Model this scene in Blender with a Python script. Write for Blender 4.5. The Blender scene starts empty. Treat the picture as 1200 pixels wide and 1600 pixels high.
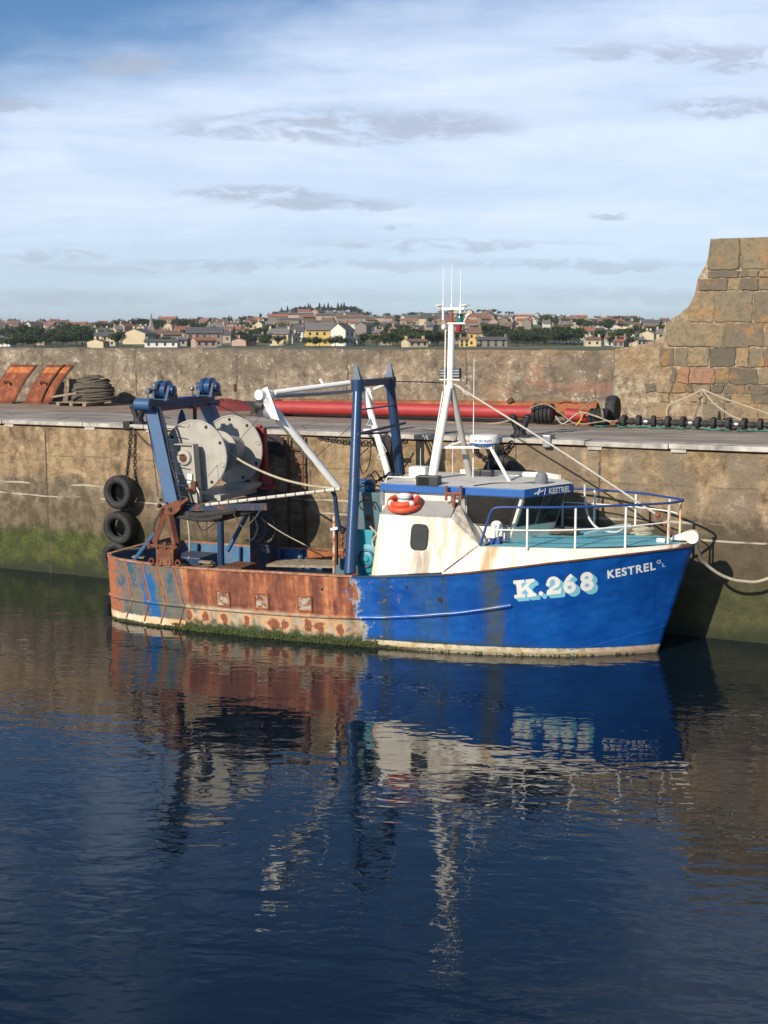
import bpy, bmesh, math, random
from mathutils import Vector, Matrix, noise as mn
R = math.radians
PI = math.pi
scene = bpy.context.scene
COL = scene.collection

# ------------------------------------------------------------------ camera, world, sun
FPX, HCAM, HOR, YAW = 2000.0, 6.0, 524.0, R(25.3)
PITCH = math.atan((800 - HOR) / FPX)
cd = bpy.data.cameras.new('camera'); cam = bpy.data.objects.new('camera', cd); COL.objects.link(cam)
cd.sensor_fit = 'HORIZONTAL'; cd.sensor_width = 36; cd.lens = FPX / 1200 * 36
cd.clip_start = 0.1; cd.clip_end = 20000
cam.location = (0, 0, HCAM); cam.rotation_euler = (PI / 2 - PITCH, 0, YAW)
scene.camera = cam
scene.view_settings.view_transform = 'Standard'; scene.view_settings.look = 'None'
scene.view_settings.gamma = 1; scene.view_settings.exposure = 0.17
scene.cycles.max_bounces = 7; scene.cycles.transparent_max_bounces = 8
scene.cycles.sample_clamp_indirect = 6

SUN_DIR = Vector((0.19, 0.855, -0.485)).normalized()      # the way the light travels
sd = bpy.data.lights.new('sun', 'SUN'); sun = bpy.data.objects.new('sun', sd); COL.objects.link(sun)
sd.energy = 4.8; sd.angle = R(0.5); sd.color = (1, 0.90, 0.76)
sun.rotation_euler = SUN_DIR.to_track_quat('-Z', 'Y').to_euler(); sun.location = (0, -20, 40)
ELEV = math.asin(-SUN_DIR.z)
AZ = math.atan2(-SUN_DIR.x, -SUN_DIR.y)

class G:
    """small node-graph writer"""
    def __init__(s, nt): s.nt = nt; s.N = nt.nodes; s.L = nt.links
    def new(s, t, **kw):
        n = s.N.new(t)
        for k, v in kw.items(): setattr(n, k, v)
        return n
    def put(s, sock, v):
        if v is None: return
        if isinstance(v, bpy.types.NodeSocket): s.L.new(v, sock)
        else:
            if sock.type == 'RGBA' and len(v) == 3: v = (*v, 1)
            sock.default_value = v
    def obj(s): return s.new('ShaderNodeTexCoord').outputs['Object']
    def gen(s): return s.new('ShaderNodeTexCoord').outputs['Generated']
    def rnd(s): return s.new('ShaderNodeObjectInfo').outputs['Random']
    def sc(s, v, sc, loc=(0, 0, 0), rot=(0, 0, 0)):
        n = s.new('ShaderNodeMapping'); s.put(n.inputs[0], v)
        n.inputs['Scale'].default_value = sc; n.inputs['Location'].default_value = loc; n.inputs['Rotation'].default_value = rot
        return n.outputs[0]
    def noise(s, v, scale, det=4, rough=.55, dist=0, col=False):
        n = s.new('ShaderNodeTexNoise'); s.put(n.inputs['Vector'], v)
        n.inputs['Scale'].default_value = scale; n.inputs['Detail'].default_value = det
        n.inputs['Roughness'].default_value = rough; n.inputs['Distortion'].default_value = dist
        return n.outputs['Color' if col else 'Fac']
    def vor(s, v, scale, feat='F1', out='Distance', rand=1):
        n = s.new('ShaderNodeTexVoronoi', feature=feat); s.put(n.inputs['Vector'], v)
        n.inputs['Scale'].default_value = scale; n.inputs['Randomness'].default_value = rand
        return n.outputs[out]
    def m(s, op, a, b=0.0, c=0.0):
        n = s.new('ShaderNodeMath', operation=op)
        s.put(n.inputs[0], a); s.put(n.inputs[1], b); s.put(n.inputs[2], c)
        return n.outputs[0]
    def mr(s, v, a, b, c=0.0, d=1.0):
        n = s.new('ShaderNodeMapRange'); n.interpolation_type = 'SMOOTHSTEP'
        s.put(n.inputs[0], v); n.inputs[1].default_value = a; n.inputs[2].default_value = b
        n.inputs[3].default_value = c; n.inputs[4].default_value = d
        return n.outputs[0]
    def mix(s, f, a, b, mode='MIX'):
        n = s.new('ShaderNodeMix', data_type='RGBA', blend_type=mode)
        s.put(n.inputs[0], f); s.put(n.inputs[6], a); s.put(n.inputs[7], b)
        return n.outputs[2]
    def ramp(s, f, st):
        n = s.new('ShaderNodeValToRGB'); s.put(n.inputs[0], f); e = n.color_ramp.elements
        while len(e) < len(st): e.new(0.5)
        for k, (p, c) in enumerate(st): e[k].position = p; e[k].color = (*c, 1) if len(c) == 3 else c
        return n.outputs[0]
    def xyz(s, v):
        n = s.new('ShaderNodeSeparateXYZ'); s.put(n.inputs[0], v); return n.outputs
    def comb(s, x, y, z):
        n = s.new('ShaderNodeCombineXYZ')
        for i, a in enumerate((x, y, z)): s.put(n.inputs[i], a)
        return n.outputs[0]
    def bump(s, h, st=.5, dist=.02, prev=None):
        n = s.new('ShaderNodeBump'); s.put(n.inputs['Height'], h)
        n.inputs['Strength'].default_value = st; n.inputs['Distance'].default_value = dist
        if prev is not None: s.put(n.inputs['Normal'], prev)
        return n.outputs[0]

def lin(h):
    o = []
    for i in (0, 2, 4):
        c = int(h[i:i + 2], 16) / 255
        o.append(c / 12.92 if c <= .04045 else ((c + .055) / 1.055) ** 2.4)
    return tuple(o)

def mat(name, fn):
    m = bpy.data.materials.new(name); m.use_nodes = True
    nt = m.node_tree; g = G(nt); b = nt.nodes['Principled BSDF']
    d = fn(g)
    g.put(b.inputs['Base Color'], d.get('c')); g.put(b.inputs['Roughness'], d.get('r', .6))
    g.put(b.inputs['Metallic'], d.get('m', 0.0))
    if 'n' in d: g.put(b.inputs['Normal'], d['n'])
    if 's' in d: b.inputs['Specular IOR Level'].default_value = d['s']
    if 'coat' in d: b.inputs['Coat Weight'].default_value = d['coat']
    if 't' in d: b.inputs['Transmission Weight'].default_value = d['t']
    if 'a' in d: g.put(b.inputs['Alpha'], d['a'])
    return m

# world: Nishita sky with thin cloud sheets
wd = bpy.data.worlds.new('World'); scene.world = wd; wd.use_nodes = True
def build_world():
    nt = wd.node_tree; g = G(nt); bg = nt.nodes['Background']
    sky = g.new('ShaderNodeTexSky', sky_type='NISHITA'); sky.sun_disc = False
    sky.sun_elevation = ELEV; sky.sun_rotation = AZ; sky.air_density = 1.0; sky.dust_density = .6; sky.ozone_density = 2.0
    d = g.gen()
    rv = g.sc(d, (1, 1, 1), rot=(0, 0, -YAW)); x, y, z = g.xyz(rv)
    yy = g.m('MAXIMUM', y, .05)
    u = g.m('DIVIDE', x, yy); v = g.m('DIVIDE', z, yy)
    uv = g.comb(u, v, 0.0)
    warp = g.noise(g.comb(g.m('MULTIPLY', u, 5.0), g.m('MULTIPLY', v, 16.0), 0.0), 1.0, 5, .6)
    wf = g.m('SUBTRACT', warp, .5)
    # broad veil, its upper edge rising to the right
    vt = g.m('ADD', g.m('MULTIPLY', u, .22), .244)
    vt = g.m('ADD', vt, g.m('MULTIPLY', wf, .12))
    veil = g.mr(g.m('SUBTRACT', vt, v), -.045, .05)
    low = g.mr(v, .0, .10, .55, 1.0)
    str1 = g.noise(g.comb(g.m('MULTIPLY', u, 3.0), g.m('MULTIPLY', v, 34.0), 3.3), 1.0, 6, .6, .4)
    str2 = g.noise(g.comb(g.m('MULTIPLY', u, 7.0), g.m('MULTIPLY', v, 22.0), 7.7), 1.0, 6, .65, .8)
    f = g.m('MULTIPLY', g.m('MULTIPLY', veil, low), g.mr(str1, .25, .7, .74, 1.0))
    f = g.m('MULTIPLY', f, g.mr(str2, .3, .6, .84, 1.0))
    high = g.m('MULTIPLY', g.mr(g.noise(g.sc(rv, (2, 2, 5)), 1.4, 6, .6, .6), .42, .62), g.mr(v, .26, .36, 0.0, .42))
    f = g.m('MAXIMUM', f, high)
    fb = g.mr(y, .0, .35)                         # sheets lie on the side the camera looks to
    f = g.m('MULTIPLY', f, fb); f = g.m('MULTIPLY', f, .88)
    sk = g.mix(1.0, sky.outputs[0], g.mix(g.mr(v, .0, .12), (.60, .86, 1.16), (.60, .83, 1.08)), 'MULTIPLY')
    c1 = g.mix(f, sk, (8.7, 9.7, 11.6))
    # small grey clouds
    brk = g.noise(g.comb(g.m('MULTIPLY', u, 26.0), g.m('MULTIPLY', v, 80.0), 1.7), 1.0, 5, .65, .5)
    tot = None
    for cx, cy, rx, ry in ((-.045, .157, .115, .0115), (.045, .158, .05, .010), (-.19, .203, .03, .0065), (-.095, .107, .055, .005), (-.05, .100, .065, .0042),
                           (.27, .172, .06, .006), (.25, .21, .11, .007), (.05, .069, .10, .004), (-.3, .175, .04, .004), (.17, .0885, .013, .002),
                           (-.08, .054, .16, .0042), (-.25, .062, .035, .003), (-.2, .03, .2, .006), (.12, .055, .12, .003), (.2, .03, .14, .006), (.01, .082, .01, .0018)):
        du = g.m('DIVIDE', g.m('SUBTRACT', u, cx), rx)
        dv = g.m('DIVIDE', g.m('SUBTRACT', g.m('ADD', v, g.m('ADD', g.m('MULTIPLY', wf, .02), g.m('MULTIPLY', g.m('SUBTRACT', brk, .5), .022))), cy), ry)
        q = g.m('ADD', g.m('MULTIPLY', du, du), g.m('MULTIPLY', dv, dv))
        e = g.mr(q, .1, 2.2, 1.0, 0.0)
        tot = e if tot is None else g.m('MAXIMUM', tot, e)
    gf = g.m('MULTIPLY', g.m('MULTIPLY', tot, g.mr(brk, .34, .56)), .72)
    gf = g.m('MULTIPLY', g.m('MULTIPLY', gf, fb), g.mr(v, .02, .12, .5, 1.0))
    c2 = g.mix(gf, c1, (4.6, 5.2, 6.4))
    g.put(bg.inputs[0], c2); bg.inputs[1].default_value = .088
build_world()

# ------------------------------------------------------------------ pixel rays of the 1200x1600 photograph -> points at a real depth
def rz(v, a): return (v[0] * math.cos(a) - v[1] * math.sin(a), v[0] * math.sin(a) + v[1] * math.cos(a), v[2])
def ray(px, py):
    a = (px - 600) / FPX; b = -(py - 800) / FPX
    return rz((a, math.cos(PITCH) + b * math.sin(PITCH), -math.sin(PITCH) + b * math.cos(PITCH)), YAW)
def atz(px, py, z):
    d = ray(px, py); t = (z - HCAM) / d[2]; return Vector((d[0] * t, d[1] * t, z))
def aty(px, py, Y):
    d = ray(px, py); t = Y / d[1]; return Vector((d[0] * t, Y, HCAM + d[2] * t))
BO = (-11.15, 23.54); BA = R(3.4)
def by(px, py, y):          # boat-local point on the plane y (port is +y)
    d = rz(ray(px, py), -BA); o = rz((-BO[0], -BO[1], HCAM), -BA)
    t = (y - o[1]) / d[1]; return Vector((o[0] + d[0] * t, y, o[2] + d[2] * t))

# ------------------------------------------------------------------ objects
def tag(o, label=None, cat=None, group=None, kind=None):
    if label: o['label'] = label
    if cat: o['category'] = cat
    if group: o['group'] = group
    if kind: o['kind'] = kind
    return o
def thing(name, label, cat, loc=(0, 0, 0), rot=0, group=None):
    o = bpy.data.objects.new(name, None); COL.objects.link(o); o.empty_display_size = .2
    o.location = loc; o.rotation_euler = (0, 0, rot)
    return tag(o, label, cat, group)
def copy_tree(o, parent=None):
    c = o.copy(); COL.objects.link(c); c.parent = parent
    for ch in list(o.children): copy_tree(ch, c)
    return c

def crom(pts, n=8):
    P = [Vector(p) for p in pts]; out = []
    if len(P) < 3: return P
    Q = [P[0] * 2 - P[1]] + P + [P[-1] * 2 - P[-2]]
    for i in range(1, len(Q) - 2):
        a, b, c, d = Q[i - 1:i + 3]
        for k in range(n):
            t = k / n
            out.append(.5 * ((2 * b) + (c - a) * t + (2 * a - 5 * b + 4 * c - d) * t * t + (3 * b - a - 3 * c + d) * t ** 3))
    out.append(P[-1]); return out

class MB:
    def __init__(s): s.v = []; s.f = []; s.tone = []
    def add(s, vs, fs, M=None, tone=0.5):
        o = len(s.v)
        for p in vs: s.v.append(tuple(M @ Vector(p)) if M is not None else tuple(p))
        for f in fs: s.f.append(tuple(i + o for i in f)); s.tone.append(tone)
        return s
    def box(s, c, d, rot=None, tone=.5):
        x, y, z = d[0] / 2, d[1] / 2, d[2] / 2
        vs = [(i, j, k) for i in (-x, x) for j in (-y, y) for k in (-z, z)]
        fs = [(0, 1, 3, 2), (4, 6, 7, 5), (0, 4, 5, 1), (2, 3, 7, 6), (0, 2, 6, 4), (1, 5, 7, 3)]
        M = Matrix.Translation(c)
        if rot is not None:
            from mathutils import Euler
            M = M @ Euler(rot).to_matrix().to_4x4()
        return s.add(vs, fs, M, tone)
    def bx(s, a, b, tone=.5):
        return s.box([(a[i] + b[i]) / 2 for i in range(3)], [abs(b[i] - a[i]) for i in range(3)], tone=tone)
    def bar(s, a, b, w, h, up=(0, 0, 1)):
        a = Vector(a); b = Vector(b); d = b - a; L = d.length; d.normalize()
        u = Vector(up); 
        if abs(d.dot(u)) > .98: u = Vector((0, 1, 0))
        sx = d.cross(u).normalized(); uz = sx.cross(d)
        M = Matrix((sx, d, uz)).transposed().to_4x4(); M.translation = (a + b) / 2
        x, y, z = w / 2, L / 2, h / 2
        vs = [(i, j, k) for i in (-x, x) for j in (-y, y) for k in (-z, z)]
        fs = [(0, 1, 3, 2), (4, 6, 7, 5), (0, 4, 5, 1), (2, 3, 7, 6), (0, 2, 6, 4), (1, 5, 7, 3)]
        return s.add(vs, fs, M)
    def tube(s, a, b, r, r2=None, n=14, cap=True):
        return s.path([a, b], r, r2, n, cap, smooth=False)
    def path(s, pts, r, r2=None, n=8, cap=True, smooth=True, k=7, closed=False):
        P = crom(pts, k) if smooth and len(pts) > 2 else [Vector(p) for p in pts]
        r2 = r if r2 is None else r2; m = len(P); o = len(s.v)
        t0 = (P[1] - P[0]).normalized(); u = Vector((0, 0, 1)) if abs(t0.z) < .9 else Vector((1, 0, 0))
        side = t0.cross(u).normalized()
        for i, p in enumerate(P):
            t = (P[min(i + 1, m - 1)] - P[max(i - 1, 0)]).normalized()
            side = (side - t * side.dot(t)).normalized(); w = t.cross(side)
            rr = r + (r2 - r) * i / (m - 1)
            for j in range(n):
                a = 2 * PI * j / n
                s.v.append(tuple(p + side * math.cos(a) * rr + w * math.sin(a) * rr))
        for i in range(m - 1):
            for j in range(n):
                s.f.append((o + i * n + j, o + i * n + (j + 1) % n, o + (i + 1) * n + (j + 1) % n, o + (i + 1) * n + j)); s.tone.append(.5)
        if cap:
            s.f.append(tuple(o + j for j in reversed(range(n)))); s.tone.append(.5)
            s.f.append(tuple(o + (m - 1) * n + j for j in range(n))); s.tone.append(.5)
        return s
    def lathe(s, prof, c=(0, 0, 0), axis='Z', n=24, rot=None):
        """prof: list of (radius, height)"""
        vs = []; fs = []; m = len(prof)
        for r, h in prof:
            for j in range(n):
                a = 2 * PI * j / n; x, y = r * math.cos(a), r * math.sin(a)
                vs.append({'Z': (x, y, h), 'Y': (x, h, -y), 'X': (h, x, y)}[axis])
        for i in range(m - 1):
            for j in range(n):
                fs.append((i * n + j, i * n + (j + 1) % n, (i + 1) * n + (j + 1) % n, (i + 1) * n + j))
        if prof[0][0] > 1e-4: fs.append(tuple(reversed(range(n))))
        if prof[-1][0] > 1e-4: fs.append(tuple((m - 1) * n + j for j in range(n)))
        M = Matrix.Translation(c)
        if rot is not None:
            from mathutils import Euler
            M = M @ Euler(rot).to_matrix().to_4x4()
        return s.add(vs, fs, M)
    def torus(s, c, Rr, r, axis='Y', n=32, k=12, sq=1.0, rot=None, fx=1.0):
        vs = []; fs = []
        for i in range(n):
            A = 2 * PI * i / n
            for j in range(k):
                B = 2 * PI * j / k; q = Rr + r * math.cos(B); h = r * sq * math.sin(B)
                x, y = q * math.cos(A) * fx, q * math.sin(A)
                vs.append({'Z': (x, y, h), 'Y': (x, h, y), 'X': (h, x, y)}[axis])
                fs.append((i * k + j, i * k + (j + 1) % k, ((i + 1) % n) * k + (j + 1) % k, ((i + 1) % n) * k + j))
        M = Matrix.Translation(c)
        if rot is not None:
            from mathutils import Euler
            M = M @ Euler(rot).to_matrix().to_4x4()
        return s.add(vs, fs, M)
    def prism(s, pts, ext, tone=.5):
        """planar polygon pts (3d) swept by vector ext"""
        n = len(pts); e = Vector(ext); P = [Vector(p) for p in pts]
        vs = P + [p + e for p in P]
        fs = [tuple(range(n)), tuple(reversed(range(n, 2 * n)))] + [(i, i + n, (i + 1) % n + n, (i + 1) % n) for i in range(n)]
        return s.add(vs, fs, None, tone)
    def ball(s, c, r, n=14, k=9, sx=1, sy=1, sz=1):
        pr = [(max(1e-5, math.sin(PI * i / k)) , -math.cos(PI * i / k)) for i in range(k + 1)]
        vs = []; fs = []
        for a, h in pr:
            for j in range(n):
                t = 2 * PI * j / n; vs.append((a * math.cos(t) * r * sx, a * math.sin(t) * r * sy, h * r * sz))
        for i in range(k):
            for j in range(n): fs.append((i * n + j, i * n + (j + 1) % n, (i + 1) * n + (j + 1) % n, (i + 1) * n + j))
        return s.add(vs, fs, Matrix.Translation(c))
    def build(s, name, m, parent=None, smooth=False, bevel=0, mesh=None, ang=40):
        me = bpy.data.meshes.new(name); me.from_pydata(s.v, [], s.f); me.validate()
        bm = bmesh.new(); bm.from_mesh(me); bmesh.ops.recalc_face_normals(bm, faces=bm.faces); bm.to_mesh(me); bm.free()
        if len(me.polygons) == len(s.tone):
            at = me.attributes.new('tone', 'FLOAT', 'FACE'); at.data.foreach_set('value', s.tone)
        me.materials.append(m)
        if smooth:
            me.polygons.foreach_set('use_smooth', [True] * len(me.polygons))
            try: me.set_sharp_from_angle(angle=R(ang))
            except Exception: pass
        o = bpy.data.objects.new(name, me); COL.objects.link(o)
        if parent: o.parent = parent
        if bevel:
            b = o.modifiers.new('bevel', 'BEVEL'); b.width = bevel; b.segments = 2; b.limit_method = 'ANGLE'; b.angle_limit = R(40)
        return o

# ------------------------------------------------------------------ materials
def paint(name, col, rust=.12, dirt=.3, rough=.42, sc=1.0, streak=.3, chip=(.16, .055, .025), lo=None):
    lo = lo or tuple(c * .55 for c in col)
    def fn(g):
        p = g.obj()
        big = g.noise(p, 2.2 * sc, 5, .6)
        st = g.noise(g.sc(p, (9 * sc, 9 * sc, .8 * sc)), 1.0, 4, .6)
        fine = g.noise(p, 26 * sc, 4, .6)
        c = g.mix(g.m('MULTIPLY', g.mr(big, .4, .75), dirt), col, lo)
        c = g.mix(g.m('MULTIPLY', g.mr(st, .52, .75), streak), c, tuple(a * .45 + b * .4 for a, b in zip(col, (.22, .13, .07))))
        th = .74 - rust * .5
        rf = g.mr(g.m('ADD', g.m('MULTIPLY', big, .5), g.m('MULTIPLY', fine, .5)), th - .06, th + .03)
        rf = g.m('MULTIPLY', rf, min(1, rust * 6))
        rc = g.mix(fine, chip, tuple(min(1, a * 2.1) for a in chip))
        c = g.mix(rf, c, rc)
        r = g.m('ADD', g.m('MULTIPLY', rf, .4), g.m('ADD', rough, g.m('MULTIPLY', big, .15)))
        return dict(c=c, r=r, n=g.bump(g.m('ADD', fine, g.m('MULTIPLY', rf, .6)), .25, .006))
    return mat(name, fn)
def rusty(name, a=(.10, .035, .018), b=(.30, .10, .035), c3=(.42, .19, .085), sc=1.0):
    def fn(g):
        p = g.obj(); n1 = g.noise(p, 3 * sc, 6, .65, .4); n2 = g.noise(p, 24 * sc, 4, .6)
        c = g.ramp(g.m('ADD', g.m('MULTIPLY', n1, .7), g.m('MULTIPLY', n2, .3)), [(.3, a), (.52, b), (.7, c3)])
        return dict(c=c, r=.85, n=g.bump(n2, .5, .01))
    return mat(name, fn)
def plain(name, col, rough=.5, metal=0.0, var=.25, sc=8):
    def fn(g):
        n = g.noise(g.obj(), sc, 4, .6)
        c = g.mix(g.mr(n, .3, .7), tuple(x * (1 - var) for x in col), tuple(min(1, x * (1 + var * .5)) for x in col))
        return dict(c=c, r=rough, m=metal, n=g.bump(n, .15, .004))
    return mat(name, fn)

M = {}
M['white'] = paint('white_paint', (.84, .82, .76), .09, .18, .38, 1.2, .16, (.34, .15, .05))
M['cream'] = paint('cream_paint', (.80, .74, .62), .05, .25, .42, .9, .3, (.4, .2, .08))
M['greywhite'] = paint('drum_grey_paint', (.42, .39, .335), .06, .5, .5, 1.2, .25, (.3, .2, .12))
M['roofgrey'] = paint('roof_grey', (.36, .345, .32), .06, .5, .65, 1.6, .2)
M['blue'] = paint('blue_paint', (.028, .095, .21), .2, .5, .35, 1.2, .2)
M['dblue'] = paint('dark_blue_paint', (.014, .045, .11), .2, .5, .35, 1.4, .25)
M['legblue'] = paint('glossy_leg_blue', (.018, .06, .15), .12, .3, .22, 1.2, .2)
M['dblue2'] = paint('grimy_dark_blue', (.008, .026, .06), .3, .5, .5, 1.6, .4)
M['bandblue'] = paint('band_blue', (.012, .105, .36), .02, .2, .35, 1.2, .1)
M['railblue'] = paint('rail_blue', (.02, .06, .22), .06, .3, .35, 2, .1)
M['turq'] = paint('turquoise_paint', (.03, .28, .36), .14, .35, .4, 1.6, .2)
M['deckturq'] = paint('deck_turquoise', (.13, .41, .48), .07, .5, .55, 1.6, .0, (.2, .18, .14), lo=(.07, .25, .31))
M['teal'] = paint('faded_teal', (.07, .15, .18), .3, .6, .5, 1.4, .5)
M['rust'] = rusty('rust')
M['rustdark'] = rusty('dark_rust', (.045, .02, .014), (.12, .045, .022), (.2, .09, .05))
M['rustmid'] = rusty('brown_rust', (.06, .026, .017), (.17, .06, .03), (.28, .12, .06), 1.6)
M['rustbright'] = rusty('orange_rust', (.07, .022, .012), (.20, .055, .022), (.42, .14, .05), 1.6)
M['rooflight'] = paint('roof_pale_grey', (.60, .58, .53), .04, .5, .6, 1.6, .1)
M['red'] = paint('red_paint', (.37, .033, .033), .2, .55, .5, 1.6, .25, (.2, .05, .03))
M['dred'] = paint('dark_red_paint', (.22, .012, .018), .1, .3, .4, 2, .1)
M['rubber'] = plain('black_rubber', (.028, .027, .027), .75, 0, .5, 9)
M['black'] = plain('black_plastic', (.03, .032, .035), .45)
M['iron'] = plain('black_iron', (.025, .024, .026), .5, .2, .5, 12)
M['steel'] = plain('dull_steel', (.33, .33, .33), .4, .8)
M['rope'] = None
def rope_fn(col, sc=60):
    def fn(g):
        p = g.obj(); n = g.noise(p, sc, 3, .6); n2 = g.noise(p, 5, 4)
        c = g.mix(g.mr(n, .3, .7), tuple(x * .55 for x in col), col); c = g.mix(g.m('MULTIPLY', g.mr(n2, .45, .7), .4), c, tuple(x * .4 for x in col))
        return dict(c=c, r=.9, n=g.bump(n, .8, .01))
    return fn
M['rope'] = mat('pale_rope', rope_fn((.56, .50, .36)))
M['whiterope'] = mat('white_rope', rope_fn((.74, .70, .60)))
M['oldrope'] = mat('weathered_rope', rope_fn((.145, .118, .088), 30))
M['greenrope'] = mat('green_twine', rope_fn((.07, .26, .19), 30))
M['wood'] = mat('weathered_timber', rope_fn((.36, .29, .20), 14))
M['glass'] = mat('dark_cabin_glass', lambda g: dict(c=g.mix(g.noise(g.obj(), 1.3, 3), (.008, .008, .009), (.035, .028, .022)), r=.12, s=.28))
M['orange'] = paint('lifebuoy_orange', (.72, .09, .03), .0, .3, .45, 2, .15)
M['lgreen'] = plain('green_lens', (.01, .16, .12), .2)
M['lred'] = plain('red_lens', (.25, .015, .02), .3)
M['grey'] = plain('grey_cover', (.17, .19, .21), .75)
M['letter'] = plain('white_lettering', (.80, .78, .72), .5, 0, .06)
M['shade'] = plain('pale_blue_lettering', (.20, .52, .66), .5, 0, .08)
M['net'] = mat('dark_red_netting', rope_fn((.20, .03, .03), 30))
M['netblack'] = mat('black_netting', rope_fn((.05, .045, .045), 30))
M['yellow'] = plain('yellow_hose', (.62, .42, .04), .5)
M['copper'] = rusty('exhaust_rust', (.10, .04, .03), (.26, .09, .05), (.38, .17, .10), 4)

# ------------------------------------------------------------------ boat lines
def herm(tab, x):
    if x <= tab[0][0]: return tab[0][1]
    if x >= tab[-1][0]: return tab[-1][1]
    n = len(tab)
    for i in range(n - 1):
        if x <= tab[i + 1][0]:
            x0, y0 = tab[i]; x1, y1 = tab[i + 1]; h = x1 - x0; dd = (y1 - y0) / h
            def sl(j):
                if j == 0: return (tab[1][1] - tab[0][1]) / (tab[1][0] - tab[0][0])
                if j == n - 1: return (tab[-1][1] - tab[-2][1]) / (tab[-1][0] - tab[-2][0])
                a = (tab[j][1] - tab[j - 1][1]) / (tab[j][0] - tab[j - 1][0]); b = (tab[j + 1][1] - tab[j][1]) / (tab[j + 1][0] - tab[j][0])
                return 0 if a * b <= 0 else 2 * a * b / (a + b)
            m0, m1 = sl(i), sl(i + 1); t = (x - x0) / h
            return (2 * t ** 3 - 3 * t * t + 1) * y0 + (t ** 3 - 2 * t * t + t) * h * m0 + (-2 * t ** 3 + 3 * t * t) * y1 + (t ** 3 - t * t) * h * m1
XS = -5.78
WL = [(0, 1.28), (.015, 1.46), (.05, 1.62), (.13, 1.76), (.33, 1.82), (.51, 1.74), (.67, 1.58), (.80, 1.28), (.87, 1.0), (.93, .62), (.97, .30), (1, .015)]
RL = [(0, 1.38), (.015, 1.58), (.05, 1.74), (.16, 1.88), (.32, 1.95), (.5, 1.95), (.65, 1.89), (.72, 1.80), (.83, 1.52), (.90, 1.12), (.95, .68), (.98, .33), (1, .02)]
ZR = [(-5.8, 1.37), (-5.2, 1.34), (-3.8, 1.31), (-1.9, 1.35), (.17, 1.40), (1.95, 1.55), (2.8, 1.67), (4.2, 1.89), (5.4, 2.03), (6.35, 2.10)]
def stem(z): return 5.68 + (.60 * z / 2.1 if z > 0 else .5 * z)
def zrail(x): return herm(ZR, x)
def hb(x, z):
    """half breadth of the hull at station x, height z"""
    s = (x - XS) / (stem(z) - XS); s = max(0, min(1, s))
    if z < 0: return herm(WL, s) * math.sqrt(max(0, 1 - (z / -1.05) ** 2))
    t = z / zrail(x); w, r = herm(WL, s), herm(RL, s)
    return w + (r - w) * (t ** (1.0 + .5 * s))
def lst(x, y, z):      # slight heel to port shown by the lower far rail
    return z - .046 * max(0, y + 1.7) * max(0, min(1, z / .8)) * (1 if x < 2 else max(.25, 1 - (x - 2) / 2))

root = thing('fishing_boat', 'rusty blue and white trawler lettered K.268 moored along the stone quay', 'fishing boat', (BO[0], BO[1], 0), BA)
root['group'] = 'boats in the harbour'; del root['group']

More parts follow.
